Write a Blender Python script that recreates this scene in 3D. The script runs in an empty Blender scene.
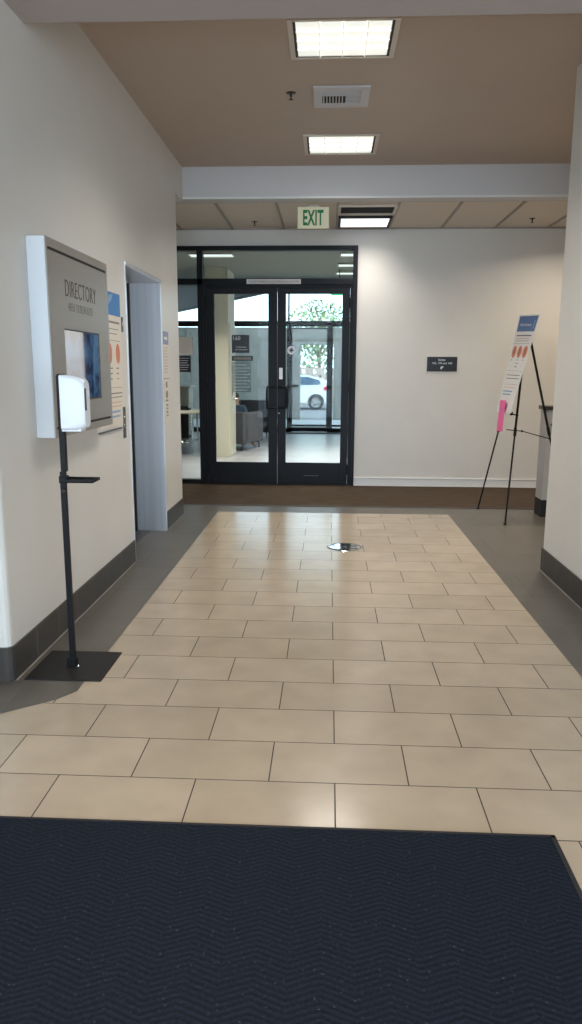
import bpy, bmesh, math, random
from mathutils import Matrix, Vector
random.seed(7)
SC = bpy.context.scene
COL = SC.collection

# ------------------------------------------------------------------ camera
cam_data = bpy.data.cameras.new('camera')
cam_data.sensor_fit = 'VERTICAL'
cam_data.sensor_height = 36.0
cam_data.lens = 36.0 * 741.17 / 1024.0
cam_data.clip_end = 200
cam = bpy.data.objects.new('camera', cam_data)
COL.objects.link(cam)
yaw, pit, rol = -0.04986, 0.189856, 0.004478
fw = Vector((math.sin(yaw)*math.cos(pit), math.cos(yaw)*math.cos(pit), -math.sin(pit)))
rt = Vector((math.cos(yaw), -math.sin(yaw), 0))
up = rt.cross(fw)
r2 = rt*math.cos(rol) + up*math.sin(rol)
u2 = up*math.cos(rol) - rt*math.sin(rol)
cm = Matrix.Identity(4)
for i in range(3):
    cm[i][0], cm[i][1], cm[i][2] = r2[i], u2[i], -fw[i]
cm[2][3] = 1.4154
cam.matrix_world = cm
SC.camera = cam

# ------------------------------------------------------------------ world, exposure
w = bpy.data.worlds.new('sky')
SC.world = w
w.use_nodes = True
wn = w.node_tree.nodes
bg = wn['Background']
bg.inputs[0].default_value = (0.66, 0.83, 1.0, 1)
# the sky is brighter on the side behind the camera (sun side) than beyond the lobby
_tc = wn.new('ShaderNodeTexCoord'); _sp = wn.new('ShaderNodeSeparateXYZ'); _mr = wn.new('ShaderNodeMapRange')
w.node_tree.links.new(_tc.outputs['Generated'], _sp.inputs[0]); w.node_tree.links.new(_sp.outputs[1], _mr.inputs[0])
_mr.inputs[1].default_value = -.25; _mr.inputs[2].default_value = .25; _mr.inputs[3].default_value = 6.5; _mr.inputs[4].default_value = 3.8
w.node_tree.links.new(_mr.outputs[0], bg.inputs[1])
SC.view_settings.view_transform = 'Standard'
SC.view_settings.look = 'None'
SC.view_settings.exposure = 0.16
SC.view_settings.gamma = 1.0
SC.view_settings.use_curve_mapping = False
SC.cycles.use_denoising = True
SC.cycles.max_bounces = 10
SC.cycles.diffuse_bounces = 6
SC.cycles.glossy_bounces = 5
SC.cycles.transparent_max_bounces = 16
SC.cycles.sample_clamp_indirect = 8
TROFFER = 26.5          # emission of the ceiling lights

def portal(name, loc, rot, sx, sy):
    d = bpy.data.lights.new(name, 'AREA')
    d.shape = 'RECTANGLE'; d.size = sx; d.size_y = sy
    d.cycles.is_portal = True
    o = bpy.data.objects.new(name, d); COL.objects.link(o)
    o.location = loc; o.rotation_euler = rot
PI = math.pi
portal('entrance_portal', (0.2, -3.0, 1.5), (PI/2, 0, 0), 8.2, 2.9)        # sky light through the glazed entrance behind the camera
bpy.data.objects['entrance_portal'].rotation_euler = (-PI/2, 0, 0)
bpy.data.objects['entrance_portal'].rotation_euler = (PI/2, 0, PI)
portal('storefront_portal', (-1.6, 17.15, 1.65), (PI/2, 0, 0), 9.6, 3.3)

# ------------------------------------------------------------------ materials
def lin(c):
    return tuple(x/12.92 if x <= .04045 else ((x+.055)/1.055)**2.4 for x in c)
def mat(name, col, rough=0.6, metal=0.0, spec=0.5, noise=0.0, nscale=8.0, bump=0.0, bscale=60.0, emit=None, estr=0, stretch=None, srgb=False, coat=0):
    m = bpy.data.materials.new(name); m.use_nodes = True
    nt = m.node_tree; b = nt.nodes['Principled BSDF']
    c = lin(col) if srgb else col
    b.inputs['Base Color'].default_value = (*c, 1)
    b.inputs['Roughness'].default_value = rough
    b.inputs['Metallic'].default_value = metal
    b.inputs['Specular IOR Level'].default_value = spec
    if coat: b.inputs['Coat Weight'].default_value = coat
    if emit:
        b.inputs['Emission Color'].default_value = (*emit, 1)
        b.inputs['Emission Strength'].default_value = estr
    if noise or bump:
        tc = nt.nodes.new('ShaderNodeTexCoord'); mp = nt.nodes.new('ShaderNodeMapping')
        nt.links.new(tc.outputs['Object'], mp.inputs[0])
        if stretch: mp.inputs['Scale'].default_value = stretch
        if noise:
            n = nt.nodes.new('ShaderNodeTexNoise'); n.inputs['Scale'].default_value = nscale
            n.inputs['Detail'].default_value = 4
            nt.links.new(mp.outputs[0], n.inputs['Vector'])
            r = nt.nodes.new('ShaderNodeValToRGB')
            r.color_ramp.elements[0].position = .3; r.color_ramp.elements[1].position = .7
            r.color_ramp.elements[0].color = (*[x*(1-noise) for x in c], 1)
            r.color_ramp.elements[1].color = (*[min(1, x*(1+noise)) for x in c], 1)
            nt.links.new(n.outputs['Fac'], r.inputs[0]); nt.links.new(r.outputs[0], b.inputs['Base Color'])
        if bump:
            n2 = nt.nodes.new('ShaderNodeTexNoise'); n2.inputs['Scale'].default_value = bscale
            nt.links.new(mp.outputs[0], n2.inputs['Vector'])
            bp = nt.nodes.new('ShaderNodeBump'); bp.inputs['Strength'].default_value = bump
            bp.inputs['Distance'].default_value = .002
            nt.links.new(n2.outputs['Fac'], bp.inputs['Height']); nt.links.new(bp.outputs[0], b.inputs['Normal'])
    return m

def brick_mat(name, c1, c2, mortar, W, H, off, org, msize, rough, axes='XY', spec=.5, nz=.05):
    m = bpy.data.materials.new(name); m.use_nodes = True
    nt = m.node_tree; b = nt.nodes['Principled BSDF']
    g = nt.nodes.new('ShaderNodeNewGeometry')
    sp = nt.nodes.new('ShaderNodeSeparateXYZ'); nt.links.new(g.outputs['Position'], sp.inputs[0])
    cb = nt.nodes.new('ShaderNodeCombineXYZ')
    nt.links.new(sp.outputs[axes[0]], cb.inputs[0]); nt.links.new(sp.outputs[axes[1]], cb.inputs[1])
    mp = nt.nodes.new('ShaderNodeMapping'); mp.inputs['Location'].default_value = (-org[0], -org[1], 0)
    nt.links.new(cb.outputs[0], mp.inputs[0])
    br = nt.nodes.new('ShaderNodeTexBrick')
    br.offset = off; br.offset_frequency = 2; br.squash = 1
    br.inputs['Scale'].default_value = 1; br.inputs['Mortar Size'].default_value = msize
    br.inputs['Mortar Smooth'].default_value = .1; br.inputs['Bias'].default_value = 0
    br.inputs['Brick Width'].default_value = W; br.inputs['Row Height'].default_value = H
    br.inputs['Color1'].default_value = (*c1, 1); br.inputs['Color2'].default_value = (*c2, 1)
    br.inputs['Mortar'].default_value = (*mortar, 1)
    nt.links.new(mp.outputs[0], br.inputs['Vector'])
    n = nt.nodes.new('ShaderNodeTexNoise'); n.inputs['Scale'].default_value = 5; n.inputs['Detail'].default_value = 6
    nt.links.new(g.outputs['Position'], n.inputs['Vector'])
    rr = nt.nodes.new('ShaderNodeMapRange'); rr.inputs[1].default_value = .3; rr.inputs[2].default_value = .7
    rr.inputs[3].default_value = 1-nz; rr.inputs[4].default_value = 1+nz
    nt.links.new(n.outputs['Fac'], rr.inputs[0])
    mx = nt.nodes.new('ShaderNodeMix'); mx.data_type = 'RGBA'; mx.blend_type = 'MULTIPLY'; mx.inputs[0].default_value = 1
    nt.links.new(br.outputs['Color'], mx.inputs[6]); nt.links.new(rr.outputs[0], mx.inputs[7])
    nt.links.new(mx.outputs[2], b.inputs['Base Color'])
    ro = nt.nodes.new('ShaderNodeMapRange'); ro.inputs[3].default_value = rough; ro.inputs[4].default_value = .85
    nt.links.new(br.outputs['Fac'], ro.inputs[0]); nt.links.new(ro.outputs[0], b.inputs['Roughness'])
    b.inputs['Specular IOR Level'].default_value = spec
    bp = nt.nodes.new('ShaderNodeBump'); bp.invert = True; bp.inputs['Strength'].default_value = .35; bp.inputs['Distance'].default_value = .002
    nt.links.new(br.outputs['Fac'], bp.inputs['Height']); nt.links.new(bp.outputs[0], b.inputs['Normal'])
    return m

def glass_mat(name, tint=(.93, .96, .95), refl=.07, rough=0.0):
    m = bpy.data.materials.new(name); m.use_nodes = True
    nt = m.node_tree
    for n in list(nt.nodes): nt.nodes.remove(n)
    o = nt.nodes.new('ShaderNodeOutputMaterial'); t = nt.nodes.new('ShaderNodeBsdfTransparent')
    gl = nt.nodes.new('ShaderNodeBsdfGlossy'); mx = nt.nodes.new('ShaderNodeMixShader')
    fr = nt.nodes.new('ShaderNodeFresnel'); fr.inputs[0].default_value = 1.5
    t.inputs[0].default_value = (*tint, 1); gl.inputs['Roughness'].default_value = rough
    ad = nt.nodes.new('ShaderNodeMath'); ad.operation = 'MULTIPLY'; ad.inputs[1].default_value = refl/.07*.18
    nt.links.new(fr.outputs[0], ad.inputs[0]); nt.links.new(ad.outputs[0], mx.inputs[0])
    nt.links.new(t.outputs[0], mx.inputs[1]); nt.links.new(gl.outputs[0], mx.inputs[2]); nt.links.new(mx.outputs[0], o.inputs[0])
    return m

M = {}
M['wall'] = mat('cream_wall_paint', (.66, .635, .59), .42, noise=.02, nscale=3, bump=.08, bscale=160)
M['wall_back'] = M['wall']
M['beam'] = mat('white_beam_paint', (.56, .545, .54), .5, bump=.1, bscale=150)
M['soffit'] = mat('near_soffit_paint', (.40, .345, .325), .6, bump=.1, bscale=150)
M['ceil'] = mat('taupe_ceiling_paint', (.43, .335, .265), .5, noise=.02, nscale=2, bump=.1, bscale=150)
M['acoustic'] = mat('acoustic_ceiling_panel', (.70, .62, .54), .9, noise=.05, nscale=120, bump=.4, bscale=250)
M['grid'] = mat('ceiling_grid_metal', (.36, .31, .27), .5)
TW, TH = .48768, .28046
M['beige'] = brick_mat('beige_floor_tile', (.43, .355, .265), (.39, .32, .235), (.045, .033, .024), TW, TH, .474, (.039, 2.3628), .0024, .19, spec=.5, nz=.07)
M['grey'] = brick_mat('grey_floor_tile', (.115, .103, .086), (.098, .088, .075), (.16, .14, .12), TW, TH*2, .5, (.1, 2.36), .002, .36, spec=.5, nz=.08)
M['basetile_y'] = brick_mat('grey_base_tile', (.052, .046, .040), (.044, .040, .035), (.22, .21, .19), .30, 2.0, 0, (3.41, -1.0), .003, .35, axes='YZ', spec=.35)
M['basetile_x'] = brick_mat('grey_base_tile_cross', (.052, .046, .040), (.044, .040, .035), (.22, .21, .19), .30, 2.0, 0, (3.41, -1.0), .003, .35, axes='XZ', spec=.35)
M['grout'] = mat('light_grout', (.36, .33, .29), .8)
M['white_trim'] = mat('white_trim_paint', (.72, .72, .71), .35)
M['frame'] = mat('black_anodised_aluminium', (.006, .0065, .009), .45, 0, .22)
M['handle'] = mat('black_handle_metal', (.004, .004, .005), .4, 0, .25)
M['black'] = mat('black_powder_coat', (.006, .006, .007), .45, 0, .2)
M['base_black'] = mat('dark_steel_plate', (.014, .0135, .014), .5, 0, .25)
M['rubber'] = mat('black_rubber', (.012, .012, .013), .7)
M['white_plastic'] = mat('white_plastic', (.78, .80, .83), .28)
M['clear_grey'] = mat('dark_window_plastic', (.03, .03, .035), .15)
M['steel'] = mat('brushed_steel', (.84, .85, .88), .38, 1.0, noise=.05, nscale=30, stretch=(1, 1, .02))
M['steel_dark'] = mat('dark_steel', (.12, .12, .125), .4, .8)
M['chrome'] = mat('polished_steel', (.75, .76, .78), .12, 1.0)
M['mirror_steel'] = mat('worn_polished_steel', (.80, .80, .80), .09, 1.0)
M['dir_metal'] = mat('directory_satin_metal', (.37, .345, .315), .38, .55, noise=.03, nscale=25, stretch=(1, .05, 1))
M['dir_side'] = mat('directory_white_side', (.74, .76, .78), .4)
M['screen'] = mat('glossy_display_screen', (.80, .81, .82), .03, 1.0)
def _scr():
    m = M['screen']; nt = m.node_tree; b = nt.nodes['Principled BSDF']
    g = nt.nodes.new('ShaderNodeNewGeometry'); n = nt.nodes.new('ShaderNodeTexNoise'); n.inputs['Scale'].default_value = 9
    rp = nt.nodes.new('ShaderNodeValToRGB'); rp.color_ramp.elements[0].position = .4; rp.color_ramp.elements[1].position = .62
    rp.color_ramp.elements[0].color = (.004, .012, .04, 1); rp.color_ramp.elements[1].color = (.05, .11, .2, 1)
    nt.links.new(g.outputs['Position'], n.inputs['Vector']); nt.links.new(n.outputs['Fac'], rp.inputs[0]); nt.links.new(rp.outputs[0], b.inputs['Emission Color'])
    b.inputs['Emission Strength'].default_value = .9
_scr()
M['screen_glow'] = mat('display_lit_picture', (.01, .02, .05), .1, emit=(.02, .06, .16), estr=.6)
M['engrave'] = mat('engraved_letters', (.06, .052, .045), .6)
M['engrave_l'] = mat('faint_letters', (.16, .15, .135), .6)
M['paper'] = mat('poster_paper', (.72, .66, .57), .55)
M['paper_w'] = mat('white_paper', (.74, .72, .69), .5)
M['ink'] = mat('grey_print', (.24, .22, .20), .7)
M['ink_d'] = mat('dark_print', (.10, .09, .085), .7)
M['blue'] = mat('poster_blue', (.07, .15, .34), .5)
M['blue_b'] = mat('poster_bright_blue', (.05, .20, .48), .5)
M['blue_l'] = mat('poster_pale_blue', (.25, .38, .55), .5)
M['orange'] = mat('poster_orange', (.62, .20, .10), .5)
M['orange_d'] = mat('poster_orange_detail', (.42, .12, .06), .5)
M['salmon'] = mat('poster_salmon_print', (.62, .40, .30), .6)
M['pink'] = mat('pink_paper', (.90, .12, .38), .5)
M['lavender'] = mat('poster_lavender', (.26, .27, .42), .5)
M['sign_black'] = mat('black_sign', (.006, .006, .010), .35)
M['sign_text'] = mat('sign_white_letters', (.62, .64, .68), .5)
M['acrylic'] = mat('clear_acrylic_edge', (.68, .65, .60), .2)
M['exit_face'] = mat('photoluminescent_cream', (.66, .64, .44), .5, emit=(.66, .64, .44), estr=.12)
M['exit_green'] = mat('exit_green_letters', (.01, .19, .05), .5)
M['green_sign'] = mat('green_lit_sign', (.0, .3, .12), .5, emit=(.0, .45, .18), estr=1.0)
M['glass'] = glass_mat('clear_glass')
M['glass_t'] = glass_mat('transom_glass', (.80, .86, .84), .13)
M['street_vinyl'] = glass_mat('grey_street_number_vinyl', (.27, .28, .31), .07, .5)
M['frost'] = glass_mat('frosted_vinyl', (.75, .78, .78), .1, .6)
M['lamp_frame'] = mat('light_trim_white', (.60, .53, .45), .4)
M['lamp_dark'] = mat('light_black_reveal', (.01, .01, .01), .6)
M['vent'] = mat('vent_white_metal', (.50, .48, .48), .4)
M['vent_dark'] = mat('vent_dark_slot', (.02, .02, .02), .8)
M['brass'] = mat('bronze_sprinkler', (.05, .035, .03), .4, .6)
M['ped'] = mat('grey_laminate', (.50, .49, .46), .4)
M['ped_top'] = mat('dark_top', (.03, .025, .022), .35)
M['lobby_wall'] = mat('lobby_cream_wall', (.70, .65, .53), .6, bump=.1, bscale=150)
M['lobby_floor'] = brick_mat('lobby_grey_plank', (.42, .425, .45), (.37, .375, .40), (.3, .3, .3), .9, .15, .4, (0, 0), .001, .3, nz=.08)
M['lobby_ceil'] = mat('lobby_ceiling_paint', (.42, .41, .39), .8)
M['fabric'] = mat('grey_chair_fabric', (.10, .10, .115), .9, noise=.1, nscale=200)
M['fabric_b'] = mat('dark_brown_chair_fabric', (.028, .026, .026), .85, noise=.1, nscale=200)
M['cream_lam'] = mat('cream_laminate', (.62, .58, .48), .4)
M['concrete'] = mat('grey_exterior_render', (.20, .19, .17), .9, noise=.1, nscale=3, bump=.3, bscale=40)
M['asphalt'] = mat('asphalt', (.10, .10, .105), .9, noise=.15, nscale=20)
M['sidewalk'] = mat('concrete_sidewalk', (.24, .25, .26), .85, noise=.06, nscale=6)
M['canopy'] = mat('canopy_grey_panel', (.16, .15, .15), .7)
M['dark_edge'] = mat('canopy_dark_edge', (.02, .02, .022), .5)
M['carpaint'] = mat('white_car_paint', (.62, .63, .65), .25, coat=1)
M['carglass'] = mat('tinted_car_glass', (.05, .09, .14), .05)
M['tyre'] = mat('tyre_rubber', (.02, .02, .02), .8)
M['alloy'] = mat('alloy_wheel', (.55, .55, .57), .3, .7)
M['tail'] = mat('red_tail_lamp', (.6, .02, .04), .2)
M['leaf'] = mat('green_leaves', (.17, .25, .10), .6, noise=.35, nscale=3)
M['leaf2'] = mat('dark_green_leaves', (.06, .11, .035), .6, noise=.35, nscale=3)
M['bark'] = mat('brown_bark', (.12, .08, .05), .9, noise=.2)
M['skin'] = mat('skin', (.45, .26, .17), .5)
M['hair'] = mat('black_hair', (.008, .007, .006), .5)
M['shirt'] = mat('blue_shirt', (.05, .09, .16), .8)
M['trouser'] = mat('dark_trousers', (.03, .03, .035), .8)
M['spandrel'] = mat('pale_exterior_brick', (.30, .24, .20), .9)

def carpet_mat():
    m = mat('brown_carpet', (.088, .063, .046), .95, spec=.1)
    nt = m.node_tree; b = nt.nodes['Principled BSDF']
    g = nt.nodes.new('ShaderNodeNewGeometry'); mp = nt.nodes.new('ShaderNodeMapping')
    mp.inputs['Scale'].default_value = (3, 16, 1)
    nt.links.new(g.outputs['Position'], mp.inputs[0])
    n = nt.nodes.new('ShaderNodeTexNoise'); n.inputs['Scale'].default_value = 1.5; n.inputs['Detail'].default_value = 5
    nt.links.new(mp.outputs[0], n.inputs['Vector'])
    r = nt.nodes.new('ShaderNodeValToRGB')
    r.color_ramp.elements[0].position = .35; r.color_ramp.elements[1].position = .68
    r.color_ramp.elements[0].color = (.054, .0385, .0275, 1); r.color_ramp.elements[1].color = (.088, .064, .045, 1)
    nt.links.new(n.outputs['Fac'], r.inputs[0]); nt.links.new(r.outputs[0], b.inputs['Base Color'])
    return m
M['carpet'] = carpet_mat()

def mat_mat():
    # navy ribbed floor mat: zig-zag (herringbone) ribs plus pale flecks
    m = mat('navy_ribbed_mat', (.02, .026, .042), .9, spec=.08)
    nt = m.node_tree; b = nt.nodes['Principled BSDF']; N = nt.nodes.new; L = nt.links.new
    g = N('ShaderNodeNewGeometry'); sp = N('ShaderNodeSeparateXYZ'); L(g.outputs['Position'], sp.inputs[0])
    def mth(op, a, bb=None):
        x = N('ShaderNodeMath'); x.operation = op
        for i, v in enumerate((a, bb)):
            if v is None: continue
            if isinstance(v, (int, float)): x.inputs[i].default_value = v
            else: L(v, x.inputs[i])
        return x.outputs[0]
    tri = mth('PINGPONG', sp.outputs[0], .08)
    u = mth('ADD', mth('MULTIPLY', sp.outputs[1], 1.0), mth('MULTIPLY', tri, .42))
    rib = mth('PINGPONG', mth('MULTIPLY', u, 1/.009), 1.0)
    n = N('ShaderNodeTexNoise'); n.inputs['Scale'].default_value = 110; n.inputs['Detail'].default_value = 5
    L(g.outputs['Position'], n.inputs['Vector'])
    fl = mth('GREATER_THAN', n.outputs['Fac'], .69)
    f = mth('MULTIPLY', mth('ADD', rib, .35), mth('MULTIPLY', mth('POWER', n.outputs['Fac'], 2.0), 2.6))
    r = N('ShaderNodeValToRGB')
    r.color_ramp.elements[0].color = (.006, .0085, .014, 1); r.color_ramp.elements[1].color = (.015, .020, .031, 1)
    L(f, r.inputs[0])
    mx = N('ShaderNodeMix'); mx.data_type = 'RGBA'; L(fl, mx.inputs[0]); L(r.outputs[0], mx.inputs[6]); mx.inputs[7].default_value = (.06, .072, .10, 1)
    L(mx.outputs[2], b.inputs['Base Color'])
    bp = N('ShaderNodeBump'); bp.inputs['Strength'].default_value = .35; bp.inputs['Distance'].default_value = .004
    L(rib, bp.inputs['Height']); L(bp.outputs[0], b.inputs['Normal'])
    return m
M['mat'] = mat_mat()

def diffuser_mat():
    # prismatic lens with faint joints, lit from within
    m = mat('lit_prismatic_lens', (.8, .8, .78), .4)
    nt = m.node_tree; b = nt.nodes['Principled BSDF']; N = nt.nodes.new; L = nt.links.new
    tc = N('ShaderNodeTexCoord')
    br = N('ShaderNodeTexBrick'); br.offset = 0; br.inputs['Scale'].default_value = 1
    br.inputs['Brick Width'].default_value = .1375; br.inputs['Row Height'].default_value = .115
    br.inputs['Mortar Size'].default_value = .006; br.inputs['Mortar Smooth'].default_value = .5
    br.inputs['Color1'].default_value = (1, .97, .88, 1); br.inputs['Color2'].default_value = (.90, .92, .84, 1)
    br.inputs['Mortar'].default_value = (.42, .40, .34, 1)
    L(tc.outputs['Object'], br.inputs['Vector'])
    L(br.outputs['Color'], b.inputs['Emission Color']); b.inputs['Emission Strength'].default_value = .80; b.inputs['Base Color'].default_value = (.15, .15, .14, 1)
    return m
M['diffuser'] = diffuser_mat()
M['divider'] = mat('pale_lens_divider', (.3, .29, .25), .6, emit=(1, .95, .82), estr=.42)
M['diffuser_far'] = mat('lit_flat_lens', (.8, .8, .8), .4, emit=(.95, .97, 1), estr=1.1)

# ------------------------------------------------------------------ mesh helpers
class MB:
    def __init__(s): s.v = []; s.f = []; s.mi = []; s.sm = []; s.cur = 0
    def add(s, vs, fs, smooth=False):
        n = len(s.v); s.v += [tuple(v) for v in vs]; s.f += [[n+i for i in f] for f in fs]
        s.mi += [s.cur]*len(fs); s.sm += [smooth]*len(fs); return s
    def box(s, x0, x1, y0, y1, z0, z1, bev=0, mx=None, seg=2):
        bm = bmesh.new(); bmesh.ops.create_cube(bm, size=1)
        for v in bm.verts:
            v.co = Vector((x0+(v.co.x+.5)*(x1-x0), y0+(v.co.y+.5)*(y1-y0), z0+(v.co.z+.5)*(z1-z0)))
        if bev: bmesh.ops.bevel(bm, geom=bm.edges[:], offset=bev, segments=seg, affect='EDGES', profile=.5)
        if mx is not None: bmesh.ops.transform(bm, matrix=mx, verts=bm.verts)
        return s.bm(bm)
    def bm(s, bm, smooth=False):
        bm.verts.index_update()
        s.add([v.co[:] for v in bm.verts], [[v.index for v in f.verts] for f in bm.faces], smooth); bm.free(); return s
    def tube(s, pts, r, n=12, cap=True, r1=None):
        pts = [Vector(p) for p in pts]; rings = []
        t0 = (pts[1]-pts[0]).normalized()
        a = t0.orthogonal().normalized()
        for i, p in enumerate(pts):
            t = (pts[min(i+1, len(pts)-1)]-pts[max(i-1, 0)]).normalized()
            a = (a - t*a.dot(t)).normalized(); b = t.cross(a)
            rr = r if r1 is None else r+(r1-r)*i/(len(pts)-1)
            rings.append([p+(a*math.cos(2*PI*k/n)+b*math.sin(2*PI*k/n))*rr for k in range(n)])
        vs = [v for R in rings for v in R]; fs = []
        for i in range(len(rings)-1):
            for k in range(n):
                fs.append([i*n+k, i*n+(k+1) % n, (i+1)*n+(k+1) % n, (i+1)*n+k])
        s.add(vs, fs, True)
        if cap:
            s.add(rings[0], [list(range(n))[::-1]]); s.add(rings[-1], [list(range(n))])
        return s
    def lathe(s, prof, n=32, mx=Matrix.Identity(4)):
        vs = []
        for r, z in prof:
            for k in range(n):
                vs.append(mx @ Vector((r*math.cos(2*PI*k/n), r*math.sin(2*PI*k/n), z)))
        fs = []
        for i in range(len(prof)-1):
            for k in range(n):
                fs.append([i*n+k, i*n+(k+1) % n, (i+1)*n+(k+1) % n, (i+1)*n+k])
        s.add(vs, fs, True)
        for j, rev in ((0, True), (len(prof)-1, False)):
            if prof[j][0] > 1e-6 and min(prof[0][0], prof[-1][0]) < 1e-6:
                idx = list(range(n)); s.add(vs[j*n:(j+1)*n], [idx[::-1] if rev else idx])
        return s
    def prism(s, poly, h0, h1, mx=Matrix.Identity(4), bev=0):
        bm = bmesh.new()
        vs = [bm.verts.new((p[0], p[1], h0)) for p in poly]
        f = bm.faces.new(vs)
        r = bmesh.ops.extrude_face_region(bm, geom=[f])
        for e in r['geom']:
            if isinstance(e, bmesh.types.BMVert): e.co.z = h1
        bmesh.ops.recalc_face_normals(bm, faces=bm.faces)
        if bev: bmesh.ops.bevel(bm, geom=bm.edges[:], offset=bev, segments=2, affect='EDGES', profile=.5)
        bmesh.ops.transform(bm, matrix=mx, verts=bm.verts)
        bmesh.ops.triangulate(bm, faces=[f for f in bm.faces if len(f.verts) > 4])
        return s.bm(bm)
    def build(s, name, m, parent=None, world=False, center=False):
        me = bpy.data.meshes.new(name)
        vs = s.v; loc = Vector((0, 0, 0))
        if world and parent is not None:
            inv = wm(parent).inverted(); vs = [inv @ Vector(v) for v in vs]
        elif center:
            xs, ys, zs = zip(*[(v[0], v[1], v[2]) for v in vs])
            loc = Vector(((min(xs)+max(xs))/2, (min(ys)+max(ys))/2, min(zs)))
            vs = [Vector(v)-loc for v in vs]
        me.from_pydata([tuple(v) for v in vs], [], s.f)
        ms = m if isinstance(m, (list, tuple)) else [m]
        for x in ms: me.materials.append(M[x])
        me.polygons.foreach_set('material_index', s.mi); me.polygons.foreach_set('use_smooth', s.sm)
        me.update()
        o = bpy.data.objects.new(name, me); COL.objects.link(o)
        if parent is not None: o.parent = parent
        o.location = loc
        return o
def wm(o):
    m = Matrix.LocRotScale(o.location, o.rotation_euler, o.scale)
    return (wm(o.parent) @ m) if o.parent else m

def tag(o, label=None, cat=None, group=None, kind=None):
    if label: o['label'] = label
    if cat: o['category'] = cat
    if group: o['group'] = group
    if kind: o['kind'] = kind
    return o
def empty(name, loc, rz=0, label=None, cat=None, group=None, kind=None, parent=None):
    o = bpy.data.objects.new(name, None); COL.objects.link(o)
    o.empty_display_size = .1
    o.location = loc; o.rotation_euler = (0, 0, rz)
    if parent is not None: o.parent = parent
    return tag(o, label, cat, group, kind)
def struct(name, mb, m, parent=None):
    o = mb.build(name, m, parent)
    if parent is None: o['kind'] = 'structure'
    return o
def frame_mx(c, xd, yd):
    xd = Vector(xd).normalized(); yd = Vector(yd); yd = (yd-xd*yd.dot(xd)).normalized(); z = xd.cross(yd)
    m = Matrix.Identity(4)
    for i in range(3): m[i][0], m[i][1], m[i][2], m[i][3] = xd[i], yd[i], z[i], c[i]
    return m
def text_mb(mb, body, mx, wd, ht, depth=.0006, off=0.0, xoff=0, yoff=0, cu_off=0.0):
    """letters fitted into a wd x ht box centred at (xoff, yoff) of frame mx"""
    cu = bpy.data.curves.new('t', 'FONT'); cu.body = body; cu.extrude = .01; cu.offset = cu_off
    cu.resolution_u = 3
    cu.space_character = 1.05
    o = bpy.data.objects.new('t', cu); COL.objects.link(o)
    bpy.context.view_layer.update()
    me = bpy.data.meshes.new_from_object(o.evaluated_get(bpy.context.evaluated_depsgraph_get()))
    vs = [v.co.copy() for v in me.vertices]; fs = [list(p.vertices) for p in me.polygons]
    bpy.data.objects.remove(o); bpy.data.curves.remove(cu); bpy.data.meshes.remove(me)
    x0, x1 = min(v.x for v in vs), max(v.x for v in vs); y0, y1 = min(v.y for v in vs), max(v.y for v in vs)
    out = []
    for v in vs:
        out.append(mx @ Vector(((v.x-(x0+x1)/2)/(x1-x0)*wd+xoff, (v.y-(y0+y1)/2)/(y1-y0)*ht+yoff, off+(depth if v.z > 0 else 0))))
    mb.add(out, fs); return mb
def rect(mb, mx, x0, x1, y0, y1, off, th=.0006):
    return mb.box(x0, x1, y0, y1, off, off+th, mx=mx)
def ellipse(mb, mx, cx, cy, rx, ry, off, n=24, th=.0006):
    return mb.prism([(cx+rx*math.cos(2*PI*k/n), cy+ry*math.sin(2*PI*k/n)) for k in range(n)], off, off+th, mx)
def copy_tree(o, parent=None):
    c = o.copy(); COL.objects.link(c)
    if parent is not None: c.parent = parent
    for ch in list(o.children): copy_tree(ch, c)
    return c
def arc(c, r, a0, a1, n, plane='xz'):
    out = []
    for i in range(n+1):
        a = a0+(a1-a0)*i/n
        d = (r*math.cos(a), r*math.sin(a))
        out.append((c[0]+d[0], c[1], c[2]+d[1]) if plane == 'xz' else (c[0], c[1]+d[0], c[2]+d[1]) if plane == 'yz' else (c[0]+d[0], c[1]+d[1], c[2]))
    return out

# ================================================================== THE SETTING
XL, XR = -1.432, 1.552
YB = 9.16                      # back wall
ZC, ZS, ZN = 3.311, 3.024, 2.98
# floor
fl = MB()
def poly(mb, pts, z=0):
    bm = bmesh.new(); bm.faces.new([bm.verts.new((x, y, z)) for x, y in pts])
    bmesh.ops.triangulate(bm, faces=bm.faces); bmesh.ops.recalc_face_normals(bm, faces=bm.faces)
    for f in bm.faces:
        if f.normal.z < 0: f.normal_flip()
    mb.bm(bm)
fl.cur = 0
poly(fl, [(-4, -3), (4.5, -3), (4.5, 2.4), (1.205, 2.4), (1.205, 7.32), (-1.105, 7.32), (-1.105, 3.05), (-1.168, 2.955), (-1.9, 2.38), (-4, 2.38)])
fl.cur = 1
poly(fl, [(-4, 2.38), (-1.9, 2.38), (-1.168, 2.955), (-1.105, 3.05), (-1.105, 7.32), (-1.105, 9.25), (-4, 9.25)])
poly(fl, [(-1.105, 7.32), (1.205, 7.32), (1.205, 9.25), (-1.105, 9.25)])
poly(fl, [(1.205, 2.4), (4.5, 2.4), (4.5, 9.25), (1.205, 9.25)])
struct('floor', fl, ['beige', 'grey'])
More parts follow.
